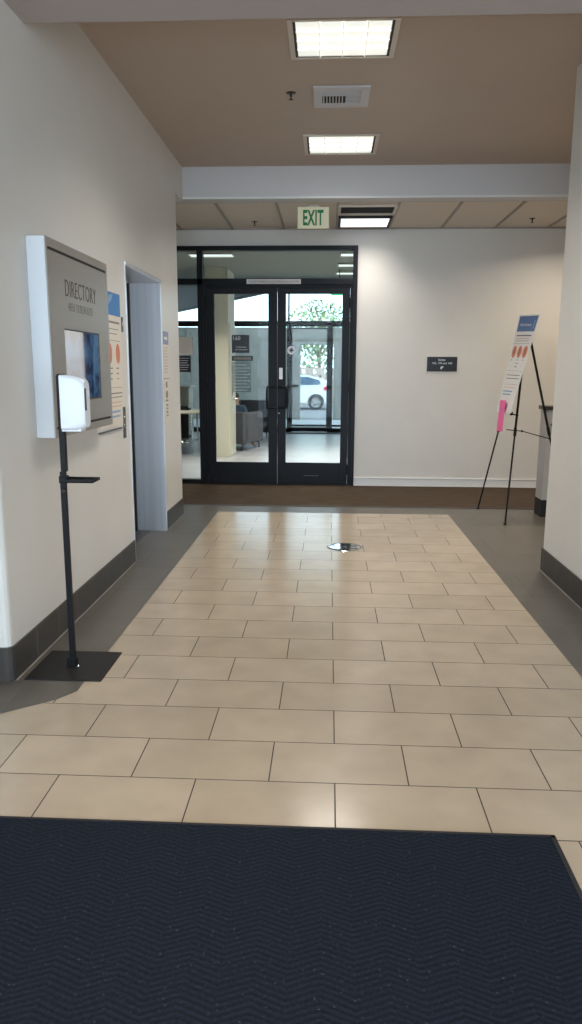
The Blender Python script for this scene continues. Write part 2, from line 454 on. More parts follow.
# left wall with elevator opening
EY0, EY1, EZ = 5.31, 6.40, 2.14
wl = MB()
wl.box(XL-.34, XL, 3.28, EY0, 0, ZC+.1); wl.box(XL-.34, XL, EY0, EY1, EZ, ZC+.1); wl.box(XL-.34, XL, EY1, 7.16, 0, ZC+.1)
wl.box(XL-.34, XL, 7.16, 7.51, 3.0, ZC+.1)
struct('wall_left', wl, 'wall')
wr_ = MB(); bmw = bmesh.new(); bmw.free()
wr_.prism([(-4, 3.13), (XL-.03, 3.13), (XL-.015, 3.134), (XL-.004, 3.145), (XL, 3.16), (XL, 3.28), (-4, 3.28)], 0, ZN+.3)
struct('wall_left_return', wr_, 'wall')
struct('wall_left_far', MB().box(-3.4, -3.25, 7.0, YB, 0, ZC), 'wall')
struct('wall_left_lobbyside', MB().box(-3.4, -1.77, 7.0, 7.16, 0, ZC), 'wall')
struct('wall_left_near', MB().box(-4.15, -4, -3, 3.28, 0, ZN+.3), 'wall')
struct('wall_right_near', MB().box(4.5, 4.65, -3, YB+.15, 0, ZC+.1), 'wall')
struct('wall_right', MB().box(XR, 4.5, 2.6, 5.26, 0, ZC+.1), 'wall')
wb = MB(); wb.box(.318, 4.5, YB, YB+.14, 0, ZC); wb.box(-3.4, .318, YB, YB+.05, 2.845, ZC)
struct('wall_back', wb, 'wall')
# base tiles
def base(name, mb, m): return struct(name, mb, m)
BH = .166
b = MB()
b.box(XL, XL+.010, 3.16, EY0-.005, .004, BH, bev=.002); b.box(XL, XL+.010, EY1+.03, 7.16, .004, BH, bev=.002)
b.cur = 1; b.box(XL, XL+.012, 3.15, EY0-.005, 0, .004); b.box(XL, XL+.012, EY1+.03, 7.16, 0, .004)
base('baseboard_left', b, ['basetile_y', 'grout'])
b = MB()
b.prism([(-4, 3.12), (XL-.03, 3.12), (XL-.010, 3.123), (XL+.004, 3.133), (XL+.010, 3.15), (XL+.010, 3.16), (XL, 3.16), (XL-.03, 3.13), (-4, 3.13)], .004, BH)
base('baseboard_left_return', b, 'basetile_x')
b = MB(); b.box(XR-.010, XR, 2.6, 5.27, .004, BH, bev=.002); b.box(XR-.010, 4.4, 5.26, 5.27, .004, BH, bev=.002)
b.cur = 1; b.box(XR-.012, XR, 2.6, 5.272, 0, .004)
base('baseboard_right', b, ['basetile_y', 'grout'])
b = MB()
b.box(.318, 4.5, YB-.012, YB, 0, .092, bev=.002); b.box(.318, 4.5, YB-.016, YB, 0, .012, bev=.002); b.box(.318, 4.5, YB-.018, YB, .092, .104, bev=.003)
struct('baseboard_back', b, 'white_trim')
# ceilings
c = MB(); c.box(-4, 4.5, 3.72, 7.51, ZC, ZC+.1); struct('ceiling', c, 'ceil')
c = MB(); c.box(-4, 4.5, -3, 3.72, ZN, ZC+.3); struct('ceiling_near', c, 'soffit')
c = MB(); c.box(-3.4, 4.5, 7.51, 7.70, ZS, ZC+.2, bev=.003); struct('beam', c, 'beam')
c = MB(); c.box(-3.4, 4.5, 7.70, YB, ZS+.02, ZS+.06)
struct('ceiling_far', c, 'acoustic')
g = MB()
for k in range(-4, 8):
    x = .062+.61*k; g.box(x-.012, x+.012, 7.70, YB, ZS+.004, ZS+.0195)
g.box(-3.4, 4.5, 7.69, 7.725, ZS+.003, ZS+.0195); g.box(-3.25, 4.5, YB-.02, YB, ZS+.003, ZS+.0195)
struct('trim_1', g, 'grid')
struct('trim_2', MB().box(XL, XR+1.2, 7.504, 7.512, ZS-.004, ZS+.014), 'white_trim')

# ------------------------------------------------ rear entrance behind the camera (glazed, lets the daylight in)
en = MB()
for x in (-4, -2.6, -1.25, .1, 1.45, 2.8, 4.45): en.box(x, x+.055, -3.06, -2.98, 0, 2.95)
for z in (0, .9, 2.2, 2.9): en.box(-4, 4.5, -3.06, -2.98, z, z+.06)
struct('window_1', en, 'frame')
struct('wall_near', MB().box(-4.15, 4.65, -3.1, -2.98, 2.95, ZC+.3), 'wall')

# ------------------------------------------------ glazed door wall
FY0, FY1 = YB-.045, YB+.06
fr = MB()
fr.box(.265, .318, FY0, FY1, 0, 2.845, bev=.003)                    # right jamb
fr.box(-3.25, .265, FY0, FY1, 2.795, 2.845, bev=.003)               # head
fr.box(-3.25, .265, FY0, FY1, 2.405, 2.475, bev=.003)               # transom bar
fr.box(-1.588, -1.520, FY0, FY1, 0, 2.795, bev=.003)                # mullion
fr.box(-3.25, -1.588, FY0, FY1, 0, .055, bev=.003)                  # sidelight sill
fr.box(.238, .265, FY0+.02, FY1, 0, 2.405); fr.box(-1.52, -1.493, FY0+.02, FY1, 0, 2.405)
fr.box(-1.493, .238, FY0+.02, FY1, 2.375, 2.405)
fr.box(-1.52, .265, YB-.06, YB+.08, 0, .012)
struct('trim_3', fr, 'frame')
def window(name, x0, x1, z0, z1, g='glass_t'):
    struct(name, MB().box(x0, x1, YB-.004, YB+.004, z0, z1), g)
window('window_2', -1.52, .265, 2.475, 2.795); window('window_3', -3.25, -1.588, 2.475, 2.795)
window('window_4', -3.25, -1.588, .055, 2.405, 'glass')
def door_leaf(name, x0, x1, gx0, gx1, side):
    o = empty(name, ((x0+x1)/2, YB, 0), kind='structure')
    y0, y1 = YB-.022, YB+.022
    f = MB()
    f.box(x0, gx0, y0, y1, .012, 2.373, bev=.002); f.box(gx1, x1, y0, y1, .012, 2.373, bev=.002)
    f.box(gx0, gx1, y0, y1, .012, .280, bev=.002); f.box(gx0, gx1, y0, y1, 2.301, 2.373, bev=.002)
    f.build('door_frame', 'frame', o, world=True)
    MB().box(gx0, gx1, YB-.003, YB+.003, .28, 2.301).build('glass_pane', 'glass', o, world=True)
    # offset pull: vertical bar carried towards the glass by two bent arms
    xm = gx1-.012 if side < 0 else gx0+.012      # bar
    xa = x1-.03 if side < 0 else x0+.03          # arms' mounts
    h = MB(); yb = YB-.085
    h.tube([(xa, y0, .955), (xa, yb+.01, .955), (xa+(xm-xa)*.2, yb, .955), (xm, yb, .957), (xm, yb, .985), (xm, yb, 1.08), (xm, yb, 1.175), (xm, yb, 1.203),
            (xa+(xm-xa)*.2, yb, 1.205), (xa, yb+.01, 1.205), (xa, y0, 1.205)], .0135, 10)
    h.box(xa-.02, xa+.02, y0-.008, y0, .935, .975, bev=.003); h.box(xa-.02, xa+.02, y0-.008, y0, 1.185, 1.225, bev=.003)
    h.build('pull_handle', 'handle', o, world=True)
    hg = MB()
    for z in (.2, 1.2, 2.2):
        hx = x0 if side < 0 else x1
        hg.tube([(hx, y0-.006, z-.06), (hx, y0-.006, z+.06)], .008, 8)
    hg.build('hinge', 'frame', o, world=True)
    return o
DL = door_leaf('door_1', -1.490, -.632, -1.392, -.740, -1)
DR = door_leaf('door_2', -.628, .235, -.527, .146, 1)
lk = MB(); lk.lathe([(.013, 0), (.013, .010), (.010, .014), (0, .014)], 16, Matrix.Translation((-.607, YB-.022, .888)) @ Matrix.Rotation(PI/2, 4, 'X'))
lk.build('lock_cylinder', 'chrome', DR, world=True)
# kick-edge scratch plate line
MB().box(-.30, -.12, YB-.0235, YB-.022, .118, .124).build('maker_plate', 'steel_dark', DR, world=True)
# things stuck on the doors
FX = (1, 0, 0); UP = (0, 0, 1)
def fmx(x, z, y): return frame_mx((x, y, z), FX, UP)
s = empty('door_notice', (-.587, YB-.0225, 1.30), label='small white blank card on the dark stile of the right door leaf above its handle', cat='sticker')
MB().box(-.608, -.566, YB-.0245, YB-.0224, 1.30, 1.435, bev=.0008).build('card', 'white_plastic', s, world=True)
s = empty('door_strip_sign', (-.672, FY0-.002, 2.405), label='long thin white strip of small capitals on the black transom bar over the doors', cat='sign')
MB().box(-.995, -.350, FY0-.004, FY0-.0005, 2.411, 2.466, bev=.001).build('strip', 'paper_w', s, world=True)
text_mb(MB(), 'THIS DOOR TO REMAIN UNLOCKED WHEN BUILDING IS OCCUPIED', fmx(-.672, 2.438, FY0-.004), .60, .022, .0008).build('lettering', 'ink_d', s, world=True)
# left leaf: dark plaque, framed strip, list paper - on the inner face of the glass
s = empty('suite_plaque', (-1.077, YB-.0035, 1.61), label='dark square plaque with white number on the glass of the left door leaf', cat='sign')
mxp = fmx(-1.077, 1.717, YB-.0035)
MB().box(-1.183, -.970, YB-.0075, YB-.0035, 1.611, 1.823, bev=.001).build('plate', 'sign_black', s, world=True)
t = MB(); mxp = fmx(-1.077, 1.717, YB-.0075)
text_mb(MB(), '160', mxp, .085, .046, xoff=-.045, yoff=.068).build('suite_number', 'sign_text', s, world=True); text_mb(t, 'Conference', mxp, .13, .020, xoff=.005, yoff=-.035); text_mb(t, 'and Education', mxp, .155, .018, xoff=.008, yoff=-.065)
t.build('lettering', 'sign_text', s, world=True)
s = empty('hours_strip', (-1.056, YB-.0035, 1.515), label='narrow dark framed name strip directly beneath the dark plaque on the left door glass', cat='sign')
MB().box(-1.185, -.927, YB-.0065, YB-.0035, 1.516, 1.576, bev=.001).build('plate', 'sign_black', s, world=True)
MB().box(-1.165, -.947, YB-.0078, YB-.0065, 1.530, 1.560).build('label_strip', 'ink', s, world=True)
s = empty('hours_list', (-1.076, YB-.0035, 1.14), label='translucent white vinyl list of lines on the left door glass below the name strip', cat='decal')
MB().box(-1.190, -.955, YB-.0050, YB-.0035, 1.143, 1.505).build('vinyl_sheet', 'frost', s, world=True)
t = MB()
for k in range(9): t.box(-1.165+.01*(k % 3), -1.0+.03*((k*7) % 2), YB-.0062, YB-.005, 1.465-.038*k, 1.472-.038*k)
t.build('lettering', 'sign_text', s, world=True)
# right leaf: round emblem with word on the glass
s = empty('glass_emblem', (-.2, YB-.0035, 1.60), label='white round emblem and faint pale word on the glass of the right door leaf', cat='decal')
t = MB(); e = fmx(-.459, 1.645, YB-.0035)
n = 32; R, r_ = .052, .030
ring = [e @ Vector((R*math.cos(2*PI*k/n), R*math.sin(2*PI*k/n), .0008)) for k in range(n)]
star = []
for k in range(n):
    a = 2*PI*k/n; q = r_*(0.62+.38*abs(math.cos(2*a)))
    star.append(e @ Vector((q*math.cos(a), q*math.sin(a), .0008)))
t.add(ring+star, [[k, (k+1) % n, n+(k+1) % n, n+k] for k in range(n)])
t.build('emblem', 'sign_text', s, world=True)
t = MB(); text_mb(t, 'Alcon', fmx(-.265, 1.662, YB-.0035), .22, .07); text_mb(t, 'laboratories', fmx(-.265, 1.600, YB-.0035), .22, .026)
t.build('lettering', 'frost', s, world=True)
# sidelight: pinkish paper and black sign
s = empty('taped_paper', (-1.757, YB-.005, 1.58), label='pale pinkish sheet of paper taped on the narrow glass pane left of the doors', cat='paper')
MB().box(-1.855, -1.660, YB-.0065, YB-.0045, 1.585, 1.798).build('sheet', 'paper', s, world=True)
t = MB()
for k in range(7): t.box(-1.84, -1.69+.01*(k % 2), YB-.0075, YB-.0064, 1.765-.025*k, 1.768-.025*k)
t.build('lettering', 'salmon', s, world=True)
s = empty('black_notice', (-1.757, YB-.005, 1.38), label='black notice with white lines under the pinkish paper on the narrow glass pane', cat='sign')
MB().box(-1.84, -1.690, YB-.0065, YB-.0045, 1.381, 1.574).build('plate', 'sign_black', s, world=True)
t = MB()
for k in range(6): t.box(-1.825, -1.71-.01*(k % 3), YB-.0075, YB-.0064, 1.54-.027*k, 1.549-.027*k)
t.build('lettering', 'sign_text', s, world=True)

# ------------------------------------------------ elevator
el = empty('door_3', (XL, (EY0+EY1)/2, 0), kind='structure')
XD = -1.682
f = MB()
f.box(XD, XL+.002, EY0, EY0+.022, 0, EZ-.02, bev=.002)                   # near jamb
f.box(XD, XL+.008, EY1-.022, EY1, 0, EZ-.02, bev=.002)                   # far jamb (wide steel return)
f.box(XD, XL+.008, EY0, EY1, EZ-.02, EZ, bev=.002)
f.box(XL, XL+.006, EY0-.010, EY0+.018, 0, EZ+.008, bev=.002); f.box(XL, XL+.010, EY1-.024, EY1+.012, 0, EZ+.008, bev=.003); f.box(XL, XL+.010, EY0, EY1, EZ-.022, EZ+.010, bev=.003)
f.build('jamb', 'steel', el, world=True)
f = MB(); f.box(XD-.07, XD, EY1-.05, EY1-.0225, 0, EZ-.02); f.box(XD-.07, XD-.001, EY0+.0225, EY0+.05, 0, EZ-.02); f.build('door_gap', 'lamp_dark', el, world=True)
for y0, y1 in ((EY0+.022, (EY0+EY1)/2-.002), ((EY0+EY1)/2+.002, EY1-.022)):
    MB().box(XD-.05, XD-.025, y0+.03 if y0 < 5.5 else y0, y1-.03 if y1 > 6 else y1, .004, EZ-.02, bev=.002).build('door_panel', 'steel_dark', el, world=True)
MB().box(XD-.05, XL-.14, EY0+.022, EY1-.022, 0, .004).build('sill', 'steel_dark', el, world=True)

# ================================================================== THINGS
# carpet and mat
ca = MB(); ca.box(-1.95, 2.08, 7.688, 9.095, .0, .008, bev=.003); ca.box(-3.2, -1.95, 7.688, 9.095, 0, .008, bev=.003); ca.box(2.08, 3.2, 7.688, 9.095, 0, .008, bev=.003)
ca.cur = 1; ca.box(-3.2, 3.2, 7.675, 7.688, 0, .009, bev=.002)
tag(ca.build('carpet_strip', ['carpet', 'ink_d'], center=True), 'brown streaked carpet strip lying across the hall before the black doors', 'carpet')
mt = empty('floor_mat', (-.64, 1.1, 0), label='large navy ribbed entrance mat with black rubber rim in the foreground', cat='mat')
MB().box(-1.985, .702, .115, 2.088, .0, .009, bev=.003).build('ribbed_pile', 'mat', mt, world=True)
r = MB(); r.box(-2.0, .717, 2.085, 2.102, 0, .006, bev=.002); r.box(.700, .717, .10, 2.102, 0, .006, bev=.002); r.box(-2.0, .717, .10, .118, 0, .006, bev=.002); r.box(-2.0, -1.983, .10, 2.102, 0, .006, bev=.002)
r.build('rubber_rim', 'rubber', mt, world=True)
# round floor plate
fp = empty('floor_access_cover', (.148, 5.878, 0), label='round shiny steel access cover set in the beige floor tiles', cat='floor cover')
f = MB(); f.lathe([(0, .0015), (.132, .0015), (.146, .0005), (.146, .0)], 40); f.build('cover_plate', 'mirror_steel', fp)
f = MB()
for k in range(-2, 3):
    if k: f.box(-.03, .10, k*.028-.006, k*.028+.006, .0016, .0024, bev=.0003)
f.lathe([(.125, .0016), (.131, .0016), (.131, .0022), (.125, .0022)], 40)
f.build('slot', 'vent_dark', fp)
f = MB(); f.lathe([(0, .0028), (.012, .0028), (.014, .0016)], 16, Matrix.Translation((0, 0, 0))); f.build('screw', 'steel_dark', fp)

# ---- ceiling lights
def troffer(x0, x1, y0, y1, zc, label):
    cx, cy = (x0+x1)/2, (y0+y1)/2
    o = empty('ceiling_light', (cx, cy, zc), label=label, cat='ceiling light', group='square lights in the taupe ceiling')
    hx, hy = (x1-x0)/2, (y1-y0)/2
    f = MB()
    f.box(-hx, -hx+.030, -hy, hy, -.012, .0, bev=.002); f.box(hx-.030, hx, -hy, hy, -.012, 0, bev=.002)
    f.box(-hx+.03, hx-.03, -hy, -hy+.022, -.012, 0, bev=.002); f.box(-hx+.03, hx-.03, hy-.022, hy, -.012, 0, bev=.002)
    f.build('frame', 'lamp_frame', o)
    f = MB(); f.box(-hx+.030, -hx+.046, -hy+.022, hy-.022, -.008, -.001); f.box(hx-.046, hx-.030, -hy+.022, hy-.022, -.008, -.001)
    f.box(-hx+.046, hx-.046, hy-.030, hy-.022, -.008, -.001); f.box(-hx+.046, hx-.046, -hy+.022, -hy+.030, -.008, -.001)
    f.build('reveal', 'lamp_dark', o)
    lx, ly = hx-.046, hy-.030
    n = len(f.v)
    d = MB(); d.box(-lx, lx, -ly, ly, -.006, -.001); d.build('lens', 'diffuser', o)
    d = MB()
    for k in (-1, 0, 1): d.box(k*lx/2-.0025, k*lx/2+.0025, -ly, ly, -.016, -.0105); d.box(-lx, lx, k*ly/2-.003, k*ly/2+.003, -.0155, -.0105)
    d.build('lens_divider', 'divider', o)
    la = bpy.data.lights.new('lamp', 'AREA'); la.shape = 'RECTANGLE'; la.size = lx*2; la.size_y = ly*2
    la.energy = TROFFER; la.color = (1, .95, .88); la.spread = 2.22
    lo = bpy.data.objects.new('lamp', la); COL.objects.link(lo); lo.parent = o; lo.location = (0, 0, -.010)
    return o
troffer(-.262, .368, 4.50, 5.03, ZC, 'nearer and larger looking of the two lit square lights in the taupe ceiling')
troffer(-.243, .387, 6.56, 7.11, ZC, 'farther lit square light in the taupe ceiling, just before the white beam')
# far fixture below the suspended ceiling
o = empty('ceiling_fixture', (.367, 8.7, ZS), label='rectangular white light in the panelled ceiling beside the green exit sign', cat='ceiling light')
f = MB(); f.box(-.290, -.262, -.27, .30, -.012, .016, bev=.002); f.box(.262, .290, -.27, .30, -.012, .016, bev=.002); f.box(-.262, .262, .27, .30, -.012, .016, bev=.002); f.box(-.262, .262, -.27, -.245, -.012, .016, bev=.002)
f.build('frame', 'lamp_dark', o)
MB().box(-.262, .262, -.245, .27, -.004, .012).build('lens', 'diffuser_far', o)
la = bpy.data.lights.new('lamp', 'AREA'); la.shape = 'RECTANGLE'; la.size = .52; la.size_y = .5; la.energy = TROFFER*.36; la.color = (1, .95, .88); la.spread = 2.05
lo = bpy.data.objects.new('lamp', la); COL.objects.link(lo); lo.parent = o; lo.location = (0, 0, -.02)
o = empty('return_air_grille', (.367, 8.1, ZS), label='dark slotted return air grille in the panelled ceiling in front of the rectangular light', cat='vent')
f = MB(); f.box(-.30, .30, -.20, -.17, -.002, .018, bev=.002); f.box(-.30, .30, .17, .20, -.002, .018, bev=.002); f.box(-.30, -.27, -.17, .17, -.002, .018, bev=.002); f.box(.27, .30, -.17, .17, -.002, .018, bev=.002)
f.build('frame', 'lamp_frame', o)
f = MB()
for k in range(9): f.box(-.27, .27, -.165+.037*k, -.150+.037*k, .004, .008, mx=None)
f.build('louvre', 'vent_dark', o)
MB().box(-.27, .27, -.17, .17, .010, .0185).build('backing', 'vent_dark', o)
# hidden-side lights further along the unseen right alcove and entrance hall
for (x, y, z, e) in ((3.1, 6.3, ZC, .5), (2.75, 7.95, ZS, 1.0), (-.4, 1.2, ZN, .7), (1.2, -1.2, ZN, .5)):
    o = empty('downlight', (x, y, z), label={6.3: 'round recessed downlight hidden behind the right pillar', 7.95: 'round recessed downlight over the far end of the side alcove', 1.2: 'round recessed downlight above the navy mat', -1.2: 'round recessed downlight near the glazed entrance'}[y], cat='downlight')
    MB().lathe([(.075, .0), (.10, -.004), (.10, -.010), (.072, -.012), (.072, 0)], 24).build('trim_ring', 'lamp_frame', o)
    MB().lathe([(0, -.003), (.07, -.003)], 24).build('lens', 'diffuser_far', o)
    la = bpy.data.lights.new('lamp', 'AREA'); la.shape = 'DISK'; la.size = .14; la.energy = TROFFER*e; la.color = (1, .86, .68); la.spread = 2.75 if y > 7 else 2.0
    lo = bpy.data.objects.new('lamp', la); COL.objects.link(lo); lo.parent = o; lo.location = (0, 0, -.014)

# ---- supply vent
o = empty('ceiling_vent', (.058, 5.69, ZC), label='white square air diffuser between the two ceiling lights', cat='vent')
f = MB()
f.box(-.196, .196, -.20, -.135, -.014, 0, bev=.004); f.box(-.196, .196, .135, .20, -.014, 0, bev=.004); f.box(-.196, -.135, -.135, .135, -.014, 0, bev=.004); f.box(.135, .196, -.135, .135, -.014, 0, bev=.004)
f.build('frame', 'vent', o)
f = MB()
for k in range(7): f.box(-.128+.022*k, -.120+.022*k, -.02, .135, -.014, -.002, mx=None)
for k in range(4): f.box(-.135, .135, -.13+.028*k, -.118+.028*k, -.014, -.003)
f.build('vane', 'vent', o)
f = MB()
for k in range(5): f.box(.03, .135, -.01+.03*k, .004+.03*k, -.012, -.003)
f.build('side_vane', 'vent', o)
MB().box(-.135, .135, -.135, .135, -.002, -.0005).build('backing', 'vent_dark', o)

# ---- sprinklers
def sprinkler(x, y, z, label, m='brass'):
    o = empty('sprinkler', (x, y, z), label=label, cat='sprinkler')
    MB().lathe([(0, -.002), (.034, -.002), (.036, 0)], 20).build('escutcheon', m, o)
    f = MB(); f.lathe([(.009, -.002), (.009, -.022), (.005, -.026), (.005, -.040), (.016, -.042), (.016, -.044), (0, -.046)], 16)
    f.build('head', m, o)
sprinkler(-.294, 5.625, ZC, 'dark sprinkler in the taupe ceiling left of the white air diffuser')
sprinkler(-.859, 8.75, ZS+.02, 'dark sprinkler in the panelled ceiling left of the exit sign')
sprinkler(2.186, 8.65, ZS+.02, 'dark sprinkler in the panelled ceiling near the right pillar')
sprinkler(-1.9, 8.75, ZS+.02, 'dark sprinkler in the panelled ceiling above the narrow glass pane')

# ---- exit sign
o = empty('exit_sign', (-.182, 7.87, 2.81), label='cream exit sign with green capitals hanging under the panelled ceiling', cat='exit sign')
MB().box(-.157, .157, -.010, .010, 0, .205, bev=.003).build('panel', 'exit_face', o)
text_mb(MB(), 'EXIT', frame_mx((0, -.010, .103), FX, UP), .205, .148, .002, cu_off=.03).build('lettering', 'exit_green', o)
f = MB(); f.box(-.06, .06, -.012, .012, .205, .222, bev=.003); f.box(-.05, .05, -.02, .02, .215, .228, bev=.003); f.build('mount', 'lamp_frame', o)

# ---- wall sign
o = empty('suite_sign', (1.352, YB, 1.40), label='small black room sign with white lettering on the back wall', cat='sign')
MB().box(1.160, 1.543, YB-.006, YB, 1.385, 1.588, bev=.002).build('backplate', 'acrylic', o, world=True)
MB().box(1.172, 1.530, YB-.012, YB-.006, 1.400, 1.573, bev=.002).build('face', 'sign_black', o, world=True)
t = MB(); e = fmx(1.351, 1.4865, YB-.012)
text_mb(t, 'Suites', e, .085, .026, .001, yoff=.052, xoff=-.005, cu_off=.02); text_mb(t, '150, 170 and 160', e, .235, .028, .001, yoff=.010, cu_off=.02)
MB().prism([(-.022, -.052), (-.014, -.028), (.008, -.022), (.020, -.034), (.004, -.046), (-.008, -.062)], 0, .001, e).build('symbol', 'sign_text', o, world=True)
t.build('lettering', 'sign_text', o, world=True)

# ---- directory
DX = -1.337
o = empty('directory_board', (XL, 4.08, 1.08), label='large white sided metal building directory mounted on the left wall', cat='directory')
Y0, Y1, Z0, Z1 = 3.585, 4.56, 1.078, 2.028
MB().box(XL+.0, DX-.006, Y0, Y1, Z0, Z1, bev=.004).build('cabinet', 'dir_side', o, world=True)
f = MB()
SY0, SY1, SZ0, SZ1 = 3.785, 4.365, 1.245, 1.615
f.box(DX-.006, DX, Y0, Y1, 1.985, Z1, bev=.001); f.box(DX-.006, DX, Y0, Y1, Z0, 1.117, bev=.001)
f.box(DX-.006, DX, Y0, Y0+.022, 1.117, 1.985, bev=.001); f.box(DX-.006, DX, Y1-.022, Y1, 1.117, 1.985, bev=.001)
f.build('outer_frame', 'dir_metal', o, world=True)
f = MB()
f.box(DX-.006, DX-.001, Y0+.026, SY0, 1.131, 1.971); f.box(DX-.006, DX-.001, SY1, Y1-.024, 1.131, 1.971)
f.box(DX-.006, DX-.001, SY0, SY1, SZ1, 1.971); f.box(DX-.006, DX-.001, SY0, SY1, 1.131, SZ0)
f.build('face_panel', 'dir_metal', o, world=True)
MB().box(DX-.0055, DX-.004, Y0+.02, Y1-.02, 1.115, 1.987).build('shadow_gap', 'lamp_dark', o, world=True)
sc_ = MB().box(DX-.0040, DX-.0030, SY0, SY1, SZ0, SZ1).build('bezel', 'sign_black', o, world=True)
MB().box(DX-.0030, DX-.0022, SY0+.001, SY1-.022, SZ0+.012, SZ1-.008).build('screen', 'screen', o, world=True)
mxd = frame_mx((DX-.001, 4.08, 1.84), (0, 1, 0), UP)
t = MB()
text_mb(t, 'DIRECTORY', frame_mx((DX-.001, 4.075, 1.817), (0, 1, 0), UP), .50, .082, .0012, cu_off=-.012)
t.build('heading', 'engrave', o, world=True)
text_mb(MB(), '4050', frame_mx((DX-.001, 3.91, 1.727), (0, 1, 0), UP), .10, .042, .0008, cu_off=-.012).build('address_number', 'engrave_l', o, world=True)
text_mb(MB(), 'DUBLIN', frame_mx((DX-.001, 4.06, 1.727), (0, 1, 0), UP), .15, .042, .0008, cu_off=-.012).build('address_line', 'engrave_l', o, world=True)
text_mb(MB(), 'BLVD', frame_mx((DX-.001, 4.205, 1.727), (0, 1, 0), UP), .10, .042, .0008, cu_off=-.012).build('address_line', 'engrave_l', o, world=True)

# ---- posters and plates on the left wall
def wall_poster(loc_y0, y1, z0, z1, label, build):
    o = empty('wall_poster', (XL, (loc_y0+y1)/2, z0), label=label, cat='poster')
    build(o, loc_y0, y1, z0, z1); return o
e_at = lambda y, z: frame_mx((XL+.003, y, z), (0, 1, 0), UP)
def p1(o, y0, y1, z0, z1):
    cy, cz = (y0+y1)/2, (z0+z1)/2; W, H = y1-y0, z1-z0
    MB().box(XL, XL+.003, y0, y1, z0, z1).build('sheet', 'paper', o, world=True)
    e = e_at(cy, cz)
    h = MB(); rect(h, e, -W/2+.008, W/2-.008, H/2-.155, H/2-.008, 0); h.build('blue_header', 'blue_b', o, world=True)
    h = MB(); h.prism([(-.02, H/2-.09), (.05, H/2-.06), (.09, H/2-.02), (.0, H/2-.03)], .0007, .0012, e); h.build('header_mark', 'blue_l', o, world=True)
    for cyy in (-.205, -.02, .165): ellipse(MB(), e, cyy, H/2-.40, .048, .066, 0).build('round_icon', 'orange', o, world=True)
    t = MB(); rect(t, e, -W/2+.04, W/2-.04, H/2-.205, H/2-.192, 0); rect(t, e, -W/2+.06, W/2-.07, H/2-.245, H/2-.240, 0); rect(t, e, -W/2+.08, W/2-.10, H/2-.275, H/2-.270, 0); rect(t, e, -W/2+.03, W/2-.03, H/2-.318, H/2-.315, 0)
    for k in range(3):
        for cyy in (-.145, 0, .145): rect(t, e, cyy-.03+.006*k, cyy+.03-.006*k, H/2-.50-.035*k, H/2-.492-.035*k, 0)
    rect(t, e, -W/2+.03, W/2-.03, H/2-.625, H/2-.622, 0); rect(t, e, -W/2+.03, W/2-.03, H/2-.665, H/2-.657, 0); rect(t, e, -W/2+.03, W/2-.03, H/2-.69, H/2-.684, 0)
    t.build('print', 'ink', o, world=True)
    t = MB(); rect(t, e, -W/2+.03, W/2-.05, H/2-.725, H/2-.718, 0); rect(t, e, -W/2+.03, W/2-.05, H/2-.75, H/2-.743, 0); t.build('salmon_print', 'salmon', o, world=True)
    t = MB(); rect(t, e, -W/2+.03, W/2-.09, H/2-.79, H/2-.775, 0); rect(t, e, -W/2+.03, W/2-.09, H/2-.82, H/2-.808, 0); t.build('blue_print', 'blue_l', o, world=True)
wall_poster(4.63, 5.155, 1.035, 1.915, 'cream poster with bright blue header and orange ovals beside the directory', p1)
def p2(o, y0, y1, z0, z1):
    cy, cz = (y0+y1)/2, (z0+z1)/2; W, H = y1-y0, z1-z0
    MB().box(XL, XL+.003, y0, y1, z0, z1).build('sheet', 'paper', o, world=True)
    e = e_at(cy, cz); h = MB(); rect(h, e, -W/2, W/2, H/2-.11, H/2, 0); h.build('lavender_header', 'lavender', o, world=True)
    h = MB(); rect(h, e, -W/2+.04, W/2-.05, H/2-.07, H/2-.045, .0008); h.build('header_mark', 'paper_w', o, world=True)
    t = MB()
    for k in range(9): rect(t, e, -W/2+.03, W/2-.03-.02*(k % 3), H/2-.14-.026*k, H/2-.136-.026*k, 0)
    t.build('print', 'ink', o, world=True)
wall_poster(6.46, 6.675, 1.345, 1.735, 'letter sheet with lavender header on the left wall just past the elevator', p2)
def p3(o, y0, y1, z0, z1):
    cy, cz = (y0+y1)/2, (z0+z1)/2; W, H = y1-y0, z1-z0
    MB().box(XL, XL+.002, y0, y1, z0, z1).build('sheet', 'paper', o, world=True)
    e = e_at(cy, cz); t = MB()
    rect(t, e, -W/2, W/2, H/2-.006, H/2, 0); rect(t, e, -.03, .03, H/2-.08, H/2-.03, 0); ellipse(t, e, 0, H/2-.14, .045, .035, 0); rect(t, e, -.05, .05, H/2-.20, H/2-.185, 0)
    for k in range(4): rect(t, e, -.035+.01*(k % 2), .04, H/2-.24-.03*k, H/2-.225-.03*k, 0)
    t.build('print', 'ink', o, world=True)
wall_poster(6.46, 6.66, .95, 1.335, 'narrow cream sheet with dark glyphs below the lavender headed letter', p3)
o = empty('poster_rail', (XL, 4.8, 1.015), label='thin dark rail on the left wall under the blue headed poster', cat='rail')
MB().box(XL, XL+.012, 4.56, 5.075, 1.012, 1.022, bev=.002).build('rail', 'steel_dark', o, world=True)
o = empty('elevator_call_plate', (XL, 5.155, .94), label='narrow vertical steel call button plate left of the elevator', cat='call button')
MB().box(XL, XL+.006, 5.125, 5.190, .938, 1.155, bev=.002).build('plate', 'steel_dark', o, world=True)
for z in (1.02, 1.08): MB().lathe([(0, .004), (.011, .004), (.013, 0)], 16, Matrix.Translation((XL+.006, 5.157, z)) @ Matrix.Rotation(PI/2, 4, 'Y')).build('button', 'chrome', o, world=True)
o = empty('elevator_number_plate', (XL, 5.20, 1.68), label='small steel plate high on the wall by the elevator jamb', cat='plate')
MB().box(XL, XL+.005, 5.175, 5.215, 1.665, 1.765, bev=.0015).build('plate', 'steel_dark', o, world=True)
